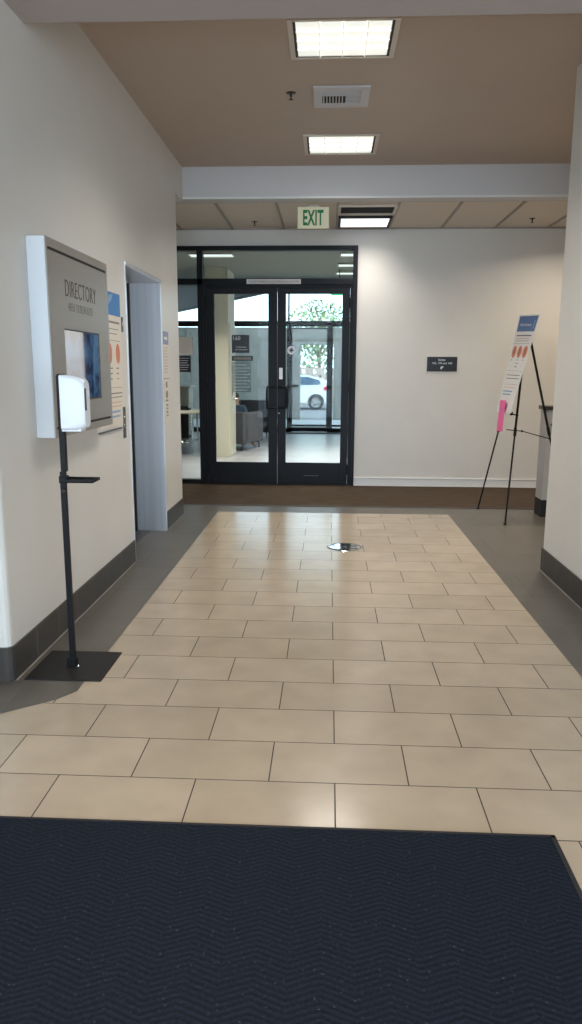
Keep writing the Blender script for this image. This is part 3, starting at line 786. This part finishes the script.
text_mb(MB(), '1', frame_mx((XL+.005, 5.195, 1.72), (0, 1, 0), UP), .012, .03, .0006).build('lettering', 'sign_text', o, world=True)

# ---- sanitizer stand
PX, PY = -1.222, 3.33
o = empty('sanitizer_stand', (PX, PY, 0), label='black floor stand with square base plate carrying a white hand sanitizer dispenser', cat='sanitizer stand')
MB().box(-.168, .192, -.175, .178, 0, .006, bev=.001).build('base_plate', 'base_black', o)
f = MB(); f.box(-.009, .016, -.012, .012, .006, .95, bev=.002); f.box(-.022, .022, -.017, .017, .006, .045, bev=.003); f.build('lower_pole', 'black', o)
MB().box(-.002, .024, -.014, .014, .95, 1.385, bev=.002).build('upper_sleeve', 'black', o)
f = MB(); f.lathe([(0, .006), (.007, .006), (.007, .011), (0, .013)], 12, Matrix.Translation((.034, -.02, 0))); f.build('bolt', 'chrome', o)
t = MB(); t.box(.012, .158, -.055, .055, .905, .910, bev=.001); t.box(.012, .158, -.055, -.051, .905, .918); t.box(.012, .158, .051, .055, .905, .918); t.box(.155, .158, -.055, .055, .905, .916); t.box(-.012, .026, -.018, .018, .897, .930, bev=.002)
t.build('drip_tray', 'black', o)
t = MB(); t.lathe([(0, 0), (.006, 0), (.006, .018), (0, .02)], 10, Matrix.Translation((.012, -.02, .865)) @ Matrix.Rotation(PI/2, 4, 'X')); t.build('thumb_screw', 'steel_dark', o)
MB().box(.014, .024, -.046, .046, 1.150, 1.392, bev=.001).build('mounting_plate', 'black', o)
d = MB()
prof = []
bmx = bmesh.new()
def rr(x, hy, z0, z1, r, n=5):
    pts = []
    for cx, cz, a0 in ((hy-r, z1-r, 0), (-hy+r, z1-r, PI/2), (-hy+r, z0+r, PI), (hy-r, z0+r, 3*PI/2)):
        for k in range(n+1): a = a0+PI/2*k/n; pts.append((x, cx+r*math.cos(a), cz+r*math.sin(a)))
    return pts
rings = [rr(.024, .050, 1.146, 1.388, .012), rr(.040, .052, 1.143, 1.388, .014), rr(.090, .050, 1.143, 1.384, .02), rr(.118, .046, 1.147, 1.374, .026), rr(.132, .038, 1.155, 1.362, .03)]
nn = len(rings[0]); vs = [v for R in rings for v in R]; fs = []
for i in range(len(rings)-1):
    for k in range(nn): fs.append([i*nn+k, i*nn+(k+1) % nn, (i+1)*nn+(k+1) % nn, (i+1)*nn+k])
d.add(vs, fs, True); d.add(rings[0], [list(range(nn))[::-1]]); d.add(rings[-1], [list(range(nn))])
body = d.build('dispenser_body', 'white_plastic', o)
MB().box(.118, .1345, -.036, -.012, 1.23, 1.33, bev=.003).build('front_window', 'clear_grey', body)
MB().box(.02, .11, -.035, .035, 1.136, 1.148, bev=.003).build('nozzle_housing', 'white_plastic', body)

# ---- easel with poster
A = Vector((1.564, 7.664, .0)); B = Vector((1.657, 6.861, 0)); AP = Vector((1.901, 7.480, 1.876)); Rf = Vector((2.270, 7.02, 0))
EO = Vector((1.85, 7.26, 0))
o = empty('display_easel', EO, label='black tripod easel holding a tall poster near the back wall', cat='easel')
def leg(p, q, nm='leg'):
    f = MB(); d_ = (q-p)
    f.tube([p+Vector((0, 0, .012)), p+d_*.46], .0085, 10); f.tube([p+d_*.44, q], .0115, 10); f.tube([p+d_*.43, p+d_*.47], .0145, 10)
    l = f.build(nm, 'black', o, world=True)
    g = MB(); g.tube([p+Vector((0, 0, .0)), p+d_*.012+Vector((0, 0, .0))], .013, 10); g.build('rubber_foot', 'rubber', l, world=False) if False else None
    f2 = MB(); f2.lathe([(0, 0), (.014, 0), (.014, .018), (.009, .026)], 12, Matrix.Translation(p)); f2.build('rubber_foot', 'rubber', l, world=True)
leg(A, AP); leg(B, AP); leg(Rf, AP)
f = MB(); f.box(AP.x+.004, AP.x+.05, AP.y-.04, AP.y+.04, AP.z-.045, AP.z+.015, bev=.008); f.build('hub', 'black', o, world=True)
fa = lambda t, P=A: P+(AP-P)*t
nrm = (B-A).cross(AP-A).normalized()
if nrm.x > 0: nrm = -nrm
for P, z in ((A, 1.012), (B, 1.000)):
    q = P+(AP-P)*(z/AP.z); f = MB(); f.tube([q-nrm*.014, q+nrm*.055], .006, 8); f.lathe([(0, -.012), (.012, -.012), (.012, .012), (0, .012)], 10, Matrix.Translation(q+nrm*.058))
    f.tube([q+nrm*.045, q+nrm*.045+Vector((0, .0, .022))], .005, 8)
    f.build('support_peg', 'black', o, world=True)
f = MB(); q1 = Vector((1.722, 7.30, .853)); q2 = Vector((1.835, 7.16, .851)); qr = Rf+(AP-Rf)*(.775/AP.z)
f.tube([q1, q2], .0045, 8); f.tube([q2, qr], .0045, 8); f.tube([q2-Vector((0, 0, .01)), q2+Vector((0, 0, .01))], .008, 8)
f.build('spreader_brace', 'black', o, world=True)
# poster sheet, slightly warped: local coordinates are mapped onto its four corners
TLc, TRc, BLc, BRc = Vector((1.842, 7.53, 1.943)), Vector((1.893, 7.0, 1.914)), Vector((1.672, 7.53, 1.012)), Vector((1.678, 7.0, 1.022))
PW, PH = .53, .925
def warp(v):
    u = v[0]/PW+.5; t_ = v[1]/PH+.5
    top = TLc.lerp(TRc, u); bot = BLc.lerp(BRc, u)
    n_ = ((TRc-TLc)*t_+(BRc-BLc)*(1-t_)).cross(top-bot).normalized()
    if n_.x > 0: n_ = -n_
    return bot.lerp(top, t_)+n_*v[2]
PM = Matrix.Identity(4)
def wbox(mb, x0, x1, y0, y1, z0, z1):
    nx = max(1, int((x1-x0)/.06)); ny = max(1, int((y1-y0)/.06)); vs = []; fs = []
    for i in range(nx+1):
        for j in range(ny+1): vs.append((x0+(x1-x0)*i/nx, y0+(y1-y0)*j/ny, z1))
    m_ = len(vs); vs += [(a_, b_, z0) for a_, b_, c_ in vs]
    q = lambda i, j: i*(ny+1)+j
    for i in range(nx):
        for j in range(ny):
            fs.append([q(i, j), q(i+1, j), q(i+1, j+1), q(i, j+1)]); fs.append([m_+q(i, j), m_+q(i, j+1), m_+q(i+1, j+1), m_+q(i+1, j)])
    for i in range(nx): fs.append([q(i, 0), m_+q(i, 0), m_+q(i+1, 0), q(i+1, 0)]); fs.append([q(i, ny), q(i+1, ny), m_+q(i+1, ny), m_+q(i, ny)])
    for j in range(ny): fs.append([q(0, j), q(0, j+1), m_+q(0, j+1), m_+q(0, j)]); fs.append([q(nx, j), m_+q(nx, j), m_+q(nx, j+1), q(nx, j+1)])
    return mb.add(vs, fs)
def wapply(mb): mb.v = [tuple(warp(v)) for v in mb.v]; return mb
p = empty('easel_poster', (1.75, 7.265, 1.01), label='tall white poster with blue header and three orange ovals standing on the easel', cat='poster')
def pr(nm, m, items, off=.0035, parent=p):
    mb = MB()
    for it in items:
        if it[0] == 'r': wbox(mb, *it[1:], off, off+.0008)
        else: wapply(ellipse(MB(), PM, *it[1:], off)).build(nm, m, parent, world=True)
    if not mb.v: return None
    return wapply(mb).build(nm, m, parent, world=True)
wapply(wbox(MB(), -PW/2, PW/2, -PH/2, PH/2, -.0015, .0035)).build('board', 'paper_w', p, world=True)
H = PH/2; W2 = PW/2
hd = pr('blue_header', 'blue', [('r', -W2+.03, W2-.02, H-.155, H-.012)])
t = MB(); text_mb(t, 'COVID-19 Information', PM, .30, .024, off=.0044, xoff=-.03, yoff=H-.092); wapply(t).build('header_lettering', 'paper_w', p, world=True)
pr('header_mark', 'blue_l', [('r', W2-.075, W2-.06, H-.13, H-.05)], .0044)
pr('round_icon', 'orange', [('e', x, H-.345, .062, .058) for x in (-.16, .0, .16)])
pr('icon_detail', 'orange_d', [('e', x, H-.345, .026, .036) for x in (-.16, .0, .16)], .0044)
pr('print_heading', 'ink_d', [('r', -W2+.06, W2-.06, H-.198, H-.188)])
pr('print', 'ink', [('r', -W2+.07, W2-.08, H-.245, H-.240), ('r', -W2+.03, W2-.03, H-.270, H-.267)] +
   [('r', x-.02, x+.02, H-.425-.0*i, H-.417) for i, x in enumerate((-.18, 0, .17))] + [('r', -.05, .06, H-.455, H-.450), ('r', -.02, .03, H-.49, H-.478), ('r', -.16, -.14, H-.485, H-.48), ('r', .14, .16, H-.485, H-.48), ('r', -W2+.03, W2-.03, H-.525, H-.523)])
pr('salmon_heading', 'salmon', [('r', -W2+.06, W2-.09, H-.225, H-.217)])
pr('salmon_print', 'salmon', [('r', -W2+.06, W2-.06, H-.655, H-.650), ('r', -W2+.06, W2-.06, H-.685, H-.680)])
pr('print_line', 'ink_d', [('r', -W2+.06, W2-.06, H-.568, H-.562), ('r', -W2+.06, W2-.06, H-.60, H-.594)])
pr('blue_print', 'blue_l', [('r', -W2+.06, W2-.15, H-.725, H-.712), ('r', -W2+.06, W2-.18, H-.755, H-.742)])
PINK = ((1.6767, 7.4300, 1.1317), (1.6713, 7.1700, 1.1392), (1.6537, 7.1700, 0.8450), (1.6569, 7.4300, 0.8288))
pq = [Vector(v) for v in PINK]
nn_ = (pq[1]-pq[0]).cross(pq[3]-pq[0]).normalized(); nn_ = nn_ if nn_.x < 0 else -nn_
pk = MB(); pk.add([tuple(v+nn_*.001) for v in pq]+[tuple(v) for v in pq], [[0, 1, 2, 3], [7, 6, 5, 4], [0, 4, 5, 1], [1, 5, 6, 2], [2, 6, 7, 3], [3, 7, 4, 0]])
tag(pk.build('pink_note', 'pink', center=True), 'bright pink paper strip hanging at the lower left corner of the easel poster', 'paper strip')

# ---- pedestal by the pillar
o = empty('pedestal_cabinet', (2.36, 7.42, 0), label='grey waist high cabinet with dark top and dark base half hidden by the pillar', cat='cabinet')
MB().box(2.095, 2.62, 7.28, 7.50, .168, 1.045, bev=.004).build('body', 'ped', o, world=True)
MB().box(2.093, 2.622, 7.278, 7.502, 0, .168, bev=.002).build('plinth', 'rubber', o, world=True)
MB().box(2.072, 2.65, 7.25, 7.51, 1.045, 1.082, bev=.004).build('top', 'ped_top', o, world=True)
f = MB(); f.lathe([(0, .02), (.014, .02), (.016, .012), (.009, 0)], 16, Matrix.Translation((2.15, 7.28, .905)) @ Matrix.Rotation(PI/2, 4, 'X')); f.build('knob', 'black', o, world=True)

# ================================================================== LOBBY BEYOND THE DOORS
struct('floor_lobby', MB().box(-7, 3.4, YB+.06, 17.0, -.1, -.002), 'lobby_floor')
lc = MB(); lc.box(-7, 3.4, YB+.14, 13.1, 2.98, 3.4); lc.box(-7, 3.4, 13.1, 17.2, 3.3, 3.4)
struct('ceiling_lobby', lc, 'lobby_ceil')
struct('wall_lobby_left', MB().box(-7.15, -7, YB, 17.2, 0, 3.4), 'lobby_wall')
struct('wall_lobby_right', MB().box(3.4, 3.55, YB, 17.2, 0, 3.4), 'lobby_wall')
struct('wall_lobby_near', MB().box(-7, -3.4, YB, YB+.14, 0, 3.4), 'lobby_wall')
struct('wall_column', MB().box(-1.98, -1.612, 12.05, 12.85, 0, 2.98, bev=.004), 'lobby_wall')
dd = empty('door_4', (-1.611, 12.7, 0), kind='structure')
f = MB(); f.box(-1.612, -1.598, 12.14, 12.80, 0, 2.15, bev=.003); f.build('panel', 'cream_lam', dd, world=True)
f = MB(); f.lathe([(.012, 0), (.012, .04), (.026, .05), (.028, .065), (0, .075)], 20, Matrix.Translation((-1.598, 12.35, .93)) @ Matrix.Rotation(PI/2, 4, 'Y')); f.build('door_handle', 'chrome', dd, world=True)
f = MB(); f.box(-1.598, -1.594, 12.31, 12.39, .99, 1.11, bev=.001); f.build('push_plate', 'steel_dark', dd, world=True)
MB().box(-1.61, -1.6, 12.28, 12.36, 1.27, 1.35).build('reader', 'steel_dark', dd, world=True)
# lobby lights
spots = [(.44, 10.7, 2.98), (.42, 11.75, 2.98), (.40, 12.7, 2.98), (-1.66, 10.72, 2.98)]
names = ['nearest of three white strip lights in the lobby ceiling beyond the glass', 'middle one of three white strip lights in the lobby ceiling', 'farthest of three white strip lights in the lobby ceiling', 'single white strip light in the lobby ceiling seen through the left end of the transom']
for (x, y, z), nm in zip(spots, names):
    o = empty('lobby_light', (x, y, z), label=nm, cat='ceiling light')
    f = MB(); f.box(-.32, .32, -.16, -.14, -.02, 0, bev=.002); f.box(-.32, .32, .14, .16, -.02, 0, bev=.002); f.box(-.32, -.30, -.14, .14, -.02, 0, bev=.002); f.box(.30, .32, -.14, .14, -.02, 0, bev=.002)
    f.build('frame', 'lamp_frame', o); MB().box(-.30, .30, -.14, .14, -.010, -.001).build('lens', 'diffuser_far', o)
    la = bpy.data.lights.new('lamp', 'AREA'); la.shape = 'RECTANGLE'; la.size = .6; la.size_y = .28; la.energy = 30; la.color = (1, .93, .82); la.spread = 1.95
    lo = bpy.data.objects.new('lamp', la); COL.objects.link(lo); lo.parent = o; lo.location = (0, 0, -.03)
o = empty('lobby_exit_sign', (.142, 12.3, 2.585), label='small green lit exit sign seen through the top corner of the right door', cat='exit sign')
MB().box(-.13, .13, -.02, .02, 0, .16, bev=.004).build('panel', 'green_sign', o)
text_mb(MB(), 'EXIT', frame_mx((0, -.02, .08), FX, UP), .17, .09, .001).build('lettering', 'sign_text', o)
MB().tube([(0, 0, .16), (0, 0, .395)], .006, 8).build('stem', 'lamp_dark', o)

# furniture
def armchair(name, loc, rz, m, label, wd=.74, dp=.74, ht=.66):
    o = empty(name, loc, rz, label=label, cat='armchair')
    hw = wd/2
    MB().box(-hw, hw, -dp/2, -dp/2+.16, .12, ht, bev=.03, seg=3).build('backrest', m, o)      # back at -y, sitter faces +y
    for s_ in (-1, 1):
        x0, x1 = (hw-.13, hw) if s_ > 0 else (-hw, -hw+.13)
        MB().box(x0, x1, -dp/2+.05, dp/2, .12, ht-.02, bev=.025, seg=3).build('armrest', m, o)
    MB().box(-hw+.13, hw-.13, -dp/2+.16, dp/2-.01, .14, .40, bev=.04, seg=3).build('seat', m, o)
    for sx in (-1, 1):
        for sy in (-1, 1):
            MB().tube([(sx*(hw-.06), sy*(dp/2-.07), 0), (sx*(hw-.07), sy*(dp/2-.08), .13)], .014, 8, r1=.02).build('leg', 'steel_dark', o)
    return o
ca_ = armchair('lounge_armchair', (-1.72, 13.47, 0), -.32, 'fabric', 'grey boxy lounge armchair with a seated person, behind the left door glass', .80, .86, .68)
armchair('lounge_armchair', (-1.62, 15.9, 0), PI-.1, 'fabric_b', 'dark lounge armchair facing the hall, beyond the occupied grey armchair', .85, .8, .76)
armchair('lounge_armchair', (-3.15, 14.2, 0), 2.2, 'fabric_b', 'dark lounge armchair behind the round cream table left of the doors', .7, .7, .72)
# round table
o = empty('lobby_table', (-2.52, 12.45, 0), label='round cream topped table on thin steel legs behind the narrow glass pane', cat='table')
MB().lathe([(0, .70), (.47, .70), (.50, .712), (.50, .732), (.49, .74), (0, .74)], 40).build('tabletop', 'cream_lam', o)
for k in range(4):
    a = PI/4+PI/2*k; MB().tube([(.40*math.cos(a), .40*math.sin(a), 0), (.36*math.cos(a), .36*math.sin(a), .70)], .014, 8).build('leg', 'chrome', o)
MB().tube([(.38*math.cos(PI/4+PI/2*k), .38*math.sin(PI/4+PI/2*k), .22) for k in range(5)], .009, 8).build('stretcher', 'chrome', o)
o = empty('reception_counter', (-3.6, 15.3, 0), label='cream panelled counter deep in the lobby above the round table', cat='counter')
MB().box(-4.7, -2.86, 15.2, 15.7, .08, 1.04, bev=.01).build('front_panel', 'cream_lam', o, world=True)
MB().box(-4.75, -2.82, 15.12, 15.75, 1.04, 1.08, bev=.006).build('countertop', 'cream_lam', o, world=True)
MB().box(-4.66, -2.9, 15.24, 15.66, 0, .08).build('plinth', 'lamp_dark', o, world=True)
# small tray and jar on the round table
o = empty('table_tray', (-2.5, 12.5, .74), label='low dark tray lying on the round cream table', cat='tray')
f = MB(); f.box(-.16, .16, -.10, .10, 0, .008, bev=.003); f.box(-.16, -.15, -.10, .10, .008, .03); f.box(.15, .16, -.10, .10, .008, .03); f.box(-.15, .15, -.10, -.09, .008, .03); f.box(-.15, .15, .09, .10, .008, .03)
f.build('tray', 'rubber', o)

# seated person
def skin_mesh(name, joints, edges, m, parent, sub=2):
    me = bpy.data.meshes.new(name)
    me.from_pydata([j[0] for j in joints], edges, [])
    ob = bpy.data.objects.new(name, me); COL.objects.link(ob)
    sk = ob.modifiers.new('skin', 'SKIN'); sk.use_smooth_shade = True
    sb = ob.modifiers.new('sub', 'SUBSURF'); sb.levels = sub; sb.render_levels = sub
    for i, j in enumerate(joints):
        r = j[1]; r = r if isinstance(r, tuple) else (r, r)
        me.skin_vertices[0].data[i].radius = r
        me.skin_vertices[0].data[i].use_root = (i == 0)
    bpy.context.view_layer.update()
    ev = bpy.data.meshes.new_from_object(ob.evaluated_get(bpy.context.evaluated_depsgraph_get()))
    ev.name = name; ev.materials.clear(); ev.materials.append(M[m])
    bpy.data.objects.remove(ob)
    for pl in ev.polygons: pl.use_smooth = True
    o2 = bpy.data.objects.new(name, ev); COL.objects.link(o2)
    if parent: o2.parent = parent
    return o2
pe = empty('person', (-1.655, 13.34, 0), -.32, label='dark haired person in a blue shirt seated in the grey lounge armchair, seen from behind', cat='person')
J = [((0, .05, .47), (.14, .11)), ((0, -.02, .62), (.135, .10)), ((0, -.06, .78), (.15, .10)), ((0, -.05, .87), (.10, .07)), ((0, -.03, .92), .050), ((0, -.01, .98), (.07, .085)), ((0, .0, 1.06), (.072, .09)), ((0, -.0, 1.11), .055)]
E_ = [(i, i+1) for i in range(7)]
def limb(pts, root):
    s0 = len(J)
    for q in pts: J.append(q)
    E_.append((root, s0)); E_.extend((s0+i, s0+i+1) for i in range(len(pts)-1)); return s0+len(pts)-1
for s_ in (-1, 1):
    limb([((s_*.10, .22, .47), .078), ((s_*.13, .48, .46), .058), ((s_*.13, .52, .25), .048), ((s_*.13, .50, .07), .036), ((s_*.13, .60, .045), (.04, .032)), ((s_*.13, .68, .04), .03)], 0)
    wr = limb([((s_*.17, -.05, .83), .058), ((s_*.22, .0, .66), .045), ((s_*.17, .20, .60), .034), ((s_*.13, .27, .60), .026), ((s_*.12, .32, .59), (.034, .016))], 2)
    for fi, (dx, ln) in enumerate(((-.026, .055), (-.009, .065), (.009, .06), (.026, .048))):
        limb([((s_*.12+dx, .36, .588), .009), ((s_*.12+dx*1.1, .36+ln*.5, .578), .0085), ((s_*.12+dx*1.1, .36+ln, .560), .007)], wr)
    limb([((s_*.12-s_*.04, .33, .588), .010), ((s_*.12-s_*.055, .355, .58), .008)], wr)
skin_mesh('body', J, E_, 'skin', pe, 2)
pe.scale = (.9, .9, .9)
# shirt and trousers as slightly larger shells, hair as a cap
JS = [((0, .04, .50), (.155, .125)), ((0, -.02, .62), (.150, .115)), ((0, -.06, .78), (.165, .115)), ((0, -.05, .875), (.11, .08))]
ES = [(0, 1), (1, 2), (2, 3)]
for s_ in (-1, 1):
    i = len(JS); JS += [((s_*.175, -.05, .83), .070), ((s_*.225, .0, .66), .057), ((s_*.18, .17, .61), .046)]; ES += [(2, i), (i, i+1), (i+1, i+2)]
skin_mesh('shirt', JS, ES, 'shirt', pe, 2)
JT = [((0, .05, .45), (.152, .11))]; ET = []
for s_ in (-1, 1):
    i = len(JT); JT += [((s_*.10, .22, .475), .090), ((s_*.13, .48, .465), .070), ((s_*.13, .525, .27), .060), ((s_*.13, .505, .10), .050)]; ET += [(0, i), (i, i+1), (i+1, i+2), (i+2, i+3)]
skin_mesh('trousers', JT, ET, 'trouser', pe, 2)
skin_mesh('hair', [((0, -.035, 1.0), (.074, .07)), ((0, -.02, 1.07), (.083, .092)), ((0, -.005, 1.12), (.06, .07))], [(0, 1), (1, 2)], 'hair', pe, 2)

# ------------------------------------------------ storefront at the lobby's far side
YS = 17.0
st = MB()
for x in (-7, -4.6, -2.75): st.box(x, x+.08, YS, YS+.12, 0, 3.3)
st.box(-.955, -.85, YS, YS+.12, 0, 2.36); st.box(-.045, .075, YS, YS+.12, 0, 2.36)
st.box(-.935, -.900, YS, YS+.12, 2.48, 3.3)
st.box(1.2, 1.28, YS, YS+.12, 0, 3.3); st.box(3.32, 3.4, YS, YS+.12, 0, 3.3)
st.box(-7, 3.4, YS, YS+.12, 2.36, 2.48); st.box(-7, -.86, YS, YS+.12, 0, .1); st.box(.075, 3.4, YS, YS+.12, 0, .1); st.box(-7, 3.4, YS, YS+.12, 3.25, 3.4)
struct('trim_4', st, 'frame')
sg = MB()
sg.box(-7, -.945, YS+.05, YS+.06, .1, 3.25); sg.box(.075, 3.4, YS+.05, YS+.06, .1, 3.25); sg.box(-.945, .075, YS+.05, YS+.06, 2.48, 3.25)
struct('window_5', sg, 'glass')
do = empty('door_5', (-.45, YS, 0), kind='structure')
f = MB(); f.box(-.852, -.838, YS+.03, YS+.08, .02, 2.34); f.box(-.060, -.046, YS+.03, YS+.08, .02, 2.34); f.box(-.838, -.06, YS+.03, YS+.08, .02, .12); f.box(-.838, -.06, YS+.03, YS+.08, 2.31, 2.34)
f.build('door_frame', 'frame', do, world=True); MB().box(-.838, -.06, YS+.05, YS+.056, .12, 2.31).build('glass_pane', 'glass', do, world=True)
f = MB(); f.tube([(-.83, YS-.04, 1.06), (-.70, YS-.04, 1.06)], .025, 8); f.tube([(-.83, YS+.03, 1.06), (-.83, YS-.04, 1.06)], .015, 8); f.build('push_bar', 'handle', do, world=True)
f = MB(); f.box(-.95, .9, YS-.35, YS+.0, 0, .012, bev=.003); tag(f.build('threshold_mat', 'rubber', center=True), 'thin dark door mat lying before the far exterior doors', 'mat')
# mirrored street number on the far transom glass
o = empty('street_number', (-.25, YS+.045, 2.55), label='mirrored street number in grey figures on the bright glass above the far door', cat='lettering')
text_mb(MB(), '4050', frame_mx((-.20, YS+.047, 2.80), (-1, 0, 0), UP), .62, .26, .002, cu_off=-.02).build('figures', 'street_vinyl', o, world=True)
# second line of vestibule doors
st2 = MB()
st2.box(-1.0, 1.2, 19.0, 19.12, -.012, .035)
struct('trim_5', st2, 'frame')

# ------------------------------------------------ outside
struct('ground_walk', MB().box(-14, 10, 17.12, 21.5, -.2, -.012), 'sidewalk')
struct('ground_road', MB().box(-40, 40, 21.5, 90, -.6, -.25), 'asphalt')
kb = MB().box(-14, 10, 21.5, 21.62, -.25, -.012, bev=.02); struct('ground_kerb', kb, 'sidewalk')
ew = MB(); ew.box(-12, -.93, 24.0, 24.4, -.37, 2.72); ew.box(.14, 8, 24.0, 24.4, -.37, 2.72); ew.box(-.93, .14, 24.0, 24.4, 2.20, 2.72)
for k in range(-11, -1): ew.box(k*.9-.04, k*.9+.04, 23.96, 24.0, -.37, 2.72)
struct('wall_exterior', ew, 'concrete')
# sloping dark-edged canopy outside
cn = MB(); cn.prism([(-9, 17.15), (.4, 17.15), (-1.52, 18.9), (-5.5, 26.0), (-9, 26)], 3.32, 3.42)
cn.cur = 1
e0, e1, e2 = Vector((.4, 17.15, 0)), Vector((-1.52, 18.9, 0)), Vector((-5.5, 26, 0))
for p_, q_ in ((e0, e1), (e1, e2)):
    d_ = (q_-p_).normalized(); n_ = Vector((-d_.y, d_.x, 0))*.06
    cn.add([p_-n_+Vector((0, 0, z)) for z in (3.27, 3.46)]+[p_+n_+Vector((0, 0, z)) for z in (3.27, 3.46)]+[q_-n_+Vector((0, 0, z)) for z in (3.27, 3.46)]+[q_+n_+Vector((0, 0, z)) for z in (3.27, 3.46)],
           [[0, 1, 5, 4], [2, 6, 7, 3], [0, 4, 6, 2], [1, 3, 7, 5], [0, 2, 3, 1], [4, 5, 7, 6]])
tag(cn.build('entrance_canopy', ['canopy', 'dark_edge'], center=True), 'grey flat canopy with a dark slanting edge outside the lobby glazing', 'canopy')

struct('unseen_sky_block', MB().box(-7, 4.65, 9.3, 17.1, 3.45, 9.5), 'concrete')  # unseen mass added above the lobby to block sky light from the outdoor things
# car
def car(loc, rz):
    o = empty('parked_car', loc, rz, label='white parked car seen from the side through the far glass doors', cat='car')
    L = 4.3; hw = .88
    prof = [(-2.15, .32), (-2.13, .62), (-2.02, .84), (-1.55, .95), (-1.05, 1.00), (-.35, 1.38), (.15, 1.46), (1.15, 1.44), (1.86, 1.30), (2.07, .98), (2.14, .80), (2.15, .45), (2.08, .28)]
    bt = []
    for cx in (1.55,):
        bt += [(cx+.37*math.cos(a), .30+.37*math.sin(a)) for a in [i*PI/10 for i in range(0, 11)]]
    for cx in (-1.32,):
        bt += [(cx+.37*math.cos(a), .30+.37*math.sin(a)) for a in [i*PI/10 for i in range(0, 11)]]
    pl = prof + [(1.97, .22)] + [p for p in bt] + [(-2.05, .22)]
    mx = Matrix.Rotation(PI/2, 4, 'X')
    f = MB(); f.prism(pl, -hw, hw, mx, bev=0); f.build('body', 'carpaint', o)
    wd_ = [(-.98, 1.00), (-.32, 1.33), (.15, 1.40), (1.02, 1.385), (1.45, 1.26), (1.62, 1.02)]
    for s_ in (-1, 1):
        h0, h1 = (hw, hw+.012) if s_ > 0 else (-hw-.012, -hw)
        for wq in ([(-.92, 1.02), (-.33, 1.32), (-.02, 1.37), (-.02, 1.03)], [(.05, 1.03), (.05, 1.385), (.72, 1.385), (.78, 1.03)], [(.85, 1.03), (.80, 1.375), (1.20, 1.37), (1.72, 1.22), (1.75, 1.05)]):
            MB().prism(wq, h0, h1, mx).build('side_window', 'carglass', o)
    f = MB(); f.prism([(1.80, 1.23), (2.06, .99), (2.075, 1.0), (1.815, 1.245)], -.7, .7, mx); f.build('rear_window', 'carglass', o)
    for s_ in (-1, 1):
        f = MB(); f.box(1.88, 2.13, s_*.80-.10, s_*.80+.10, .80, .97, bev=.02); f.build('tail_lamp', 'tail', o)
        for cx in (-1.32, 1.55):
            w_ = MB(); wmx = Matrix.Translation((cx, s_*(hw-.10), .32)) @ Matrix.Rotation(PI/2, 4, 'X')
            w_.lathe([(.20, -.10), (.30, -.10), (.325, -.07), (.325, .07), (.30, .10), (.20, .10), (.20, -.10)], 32, wmx)
            wo = w_.build('wheel', 'tyre', o)
            h = MB(); h.lathe([(.19, -.09), (.215, -.09), (.215, .09), (.19, .09), (.19, -.09)], 32, wmx); h.lathe([(0, -.06), (.05, -.06), (.05, .06), (0, .06)], 16, wmx)
            for k in range(5):
                a = 2*PI*k/5; h.box(.03, .20, -.022, .022, -.07, .07, mx=wmx @ Matrix.Rotation(a, 4, 'Z'))
            h.build('rim', 'alloy', wo)
    MB().box(-.30, -.22, -hw-.16, -hw, 1.0, 1.10, bev=.02).build('wing_mirror', 'carpaint', o)
    MB().box(.35, .52, -hw-.02, -hw, .86, .885, bev=.005).build('door_handle', 'alloy', o)
    return o
car((-2.10, 32.4, -.25), 0)
# trees beyond
def tree(x, y, h, r, m, label):
    o = empty('tree', (x, y, -.37), label=label, cat='tree', group=None)
    t = MB(); t.tube([(0, 0, 0), (.05, 0, h*.3), (-.05, .05, h*.6)], .14, 10, r1=.07)
    for k in range(5):
        a = k*1.3; t.tube([(0, 0, h*.45), (r*.5*math.cos(a), r*.5*math.sin(a), h*.72)], .05, 6, r1=.02)
    t.build('trunk', 'bark', o)
    f = MB(); 
    for i in range(2200):
        u = random.uniform(-1, 1); a = random.uniform(0, 2*PI); q = random.random()**.4
        c_ = Vector((r*q*math.cos(a)*math.sqrt(1-u*u), r*q*math.sin(a)*math.sqrt(1-u*u), h*.66+h*.36*q*u))
        s_ = random.uniform(.07, .14); R_ = Matrix.Rotation(random.uniform(0, 6.28), 3, Vector((random.random()-.5, random.random()-.5, random.random()-.5)))
        vs = [c_+R_ @ Vector(p) for p in ((-s_, 0, 0), (0, -s_*.5, 0), (s_, 0, 0), (0, s_*.5, .02))]
        f.add(vs, [[0, 1, 2, 3]])
    f.build('foliage', m, o)
tree(-.55, 39, 5.2, 1.9, 'leaf', 'leafy green tree right behind the white parked car')
tree(-3.6, 42, 3.9, 1.9, 'leaf2', 'darker green tree farther back to the left beyond the exterior wall')
tree(2.6, 43, 6.2, 2.3, 'leaf', 'green tree farthest right beyond the exterior wall')
# low brick building face with fence behind the car
o = empty('brick_screen_wall', (-1, 37, -.37), label='low pale brick lattice wall standing between the parked car and the trees', cat='wall')
f = MB()
for r_ in range(7):
    for k in range(14):
        x = -4.5+k*.55+(.27 if r_ % 2 else 0); f.box(x, x+.42, 37, 37.15, -.37+r_*.27, -.37+r_*.27+.17)
    f.box(-4.6, 3.4, 37.0, 37.12, -.37+r_*.27+.17, -.37+r_*.27+.27)
f.build('brickwork', 'spandrel', o, world=True)
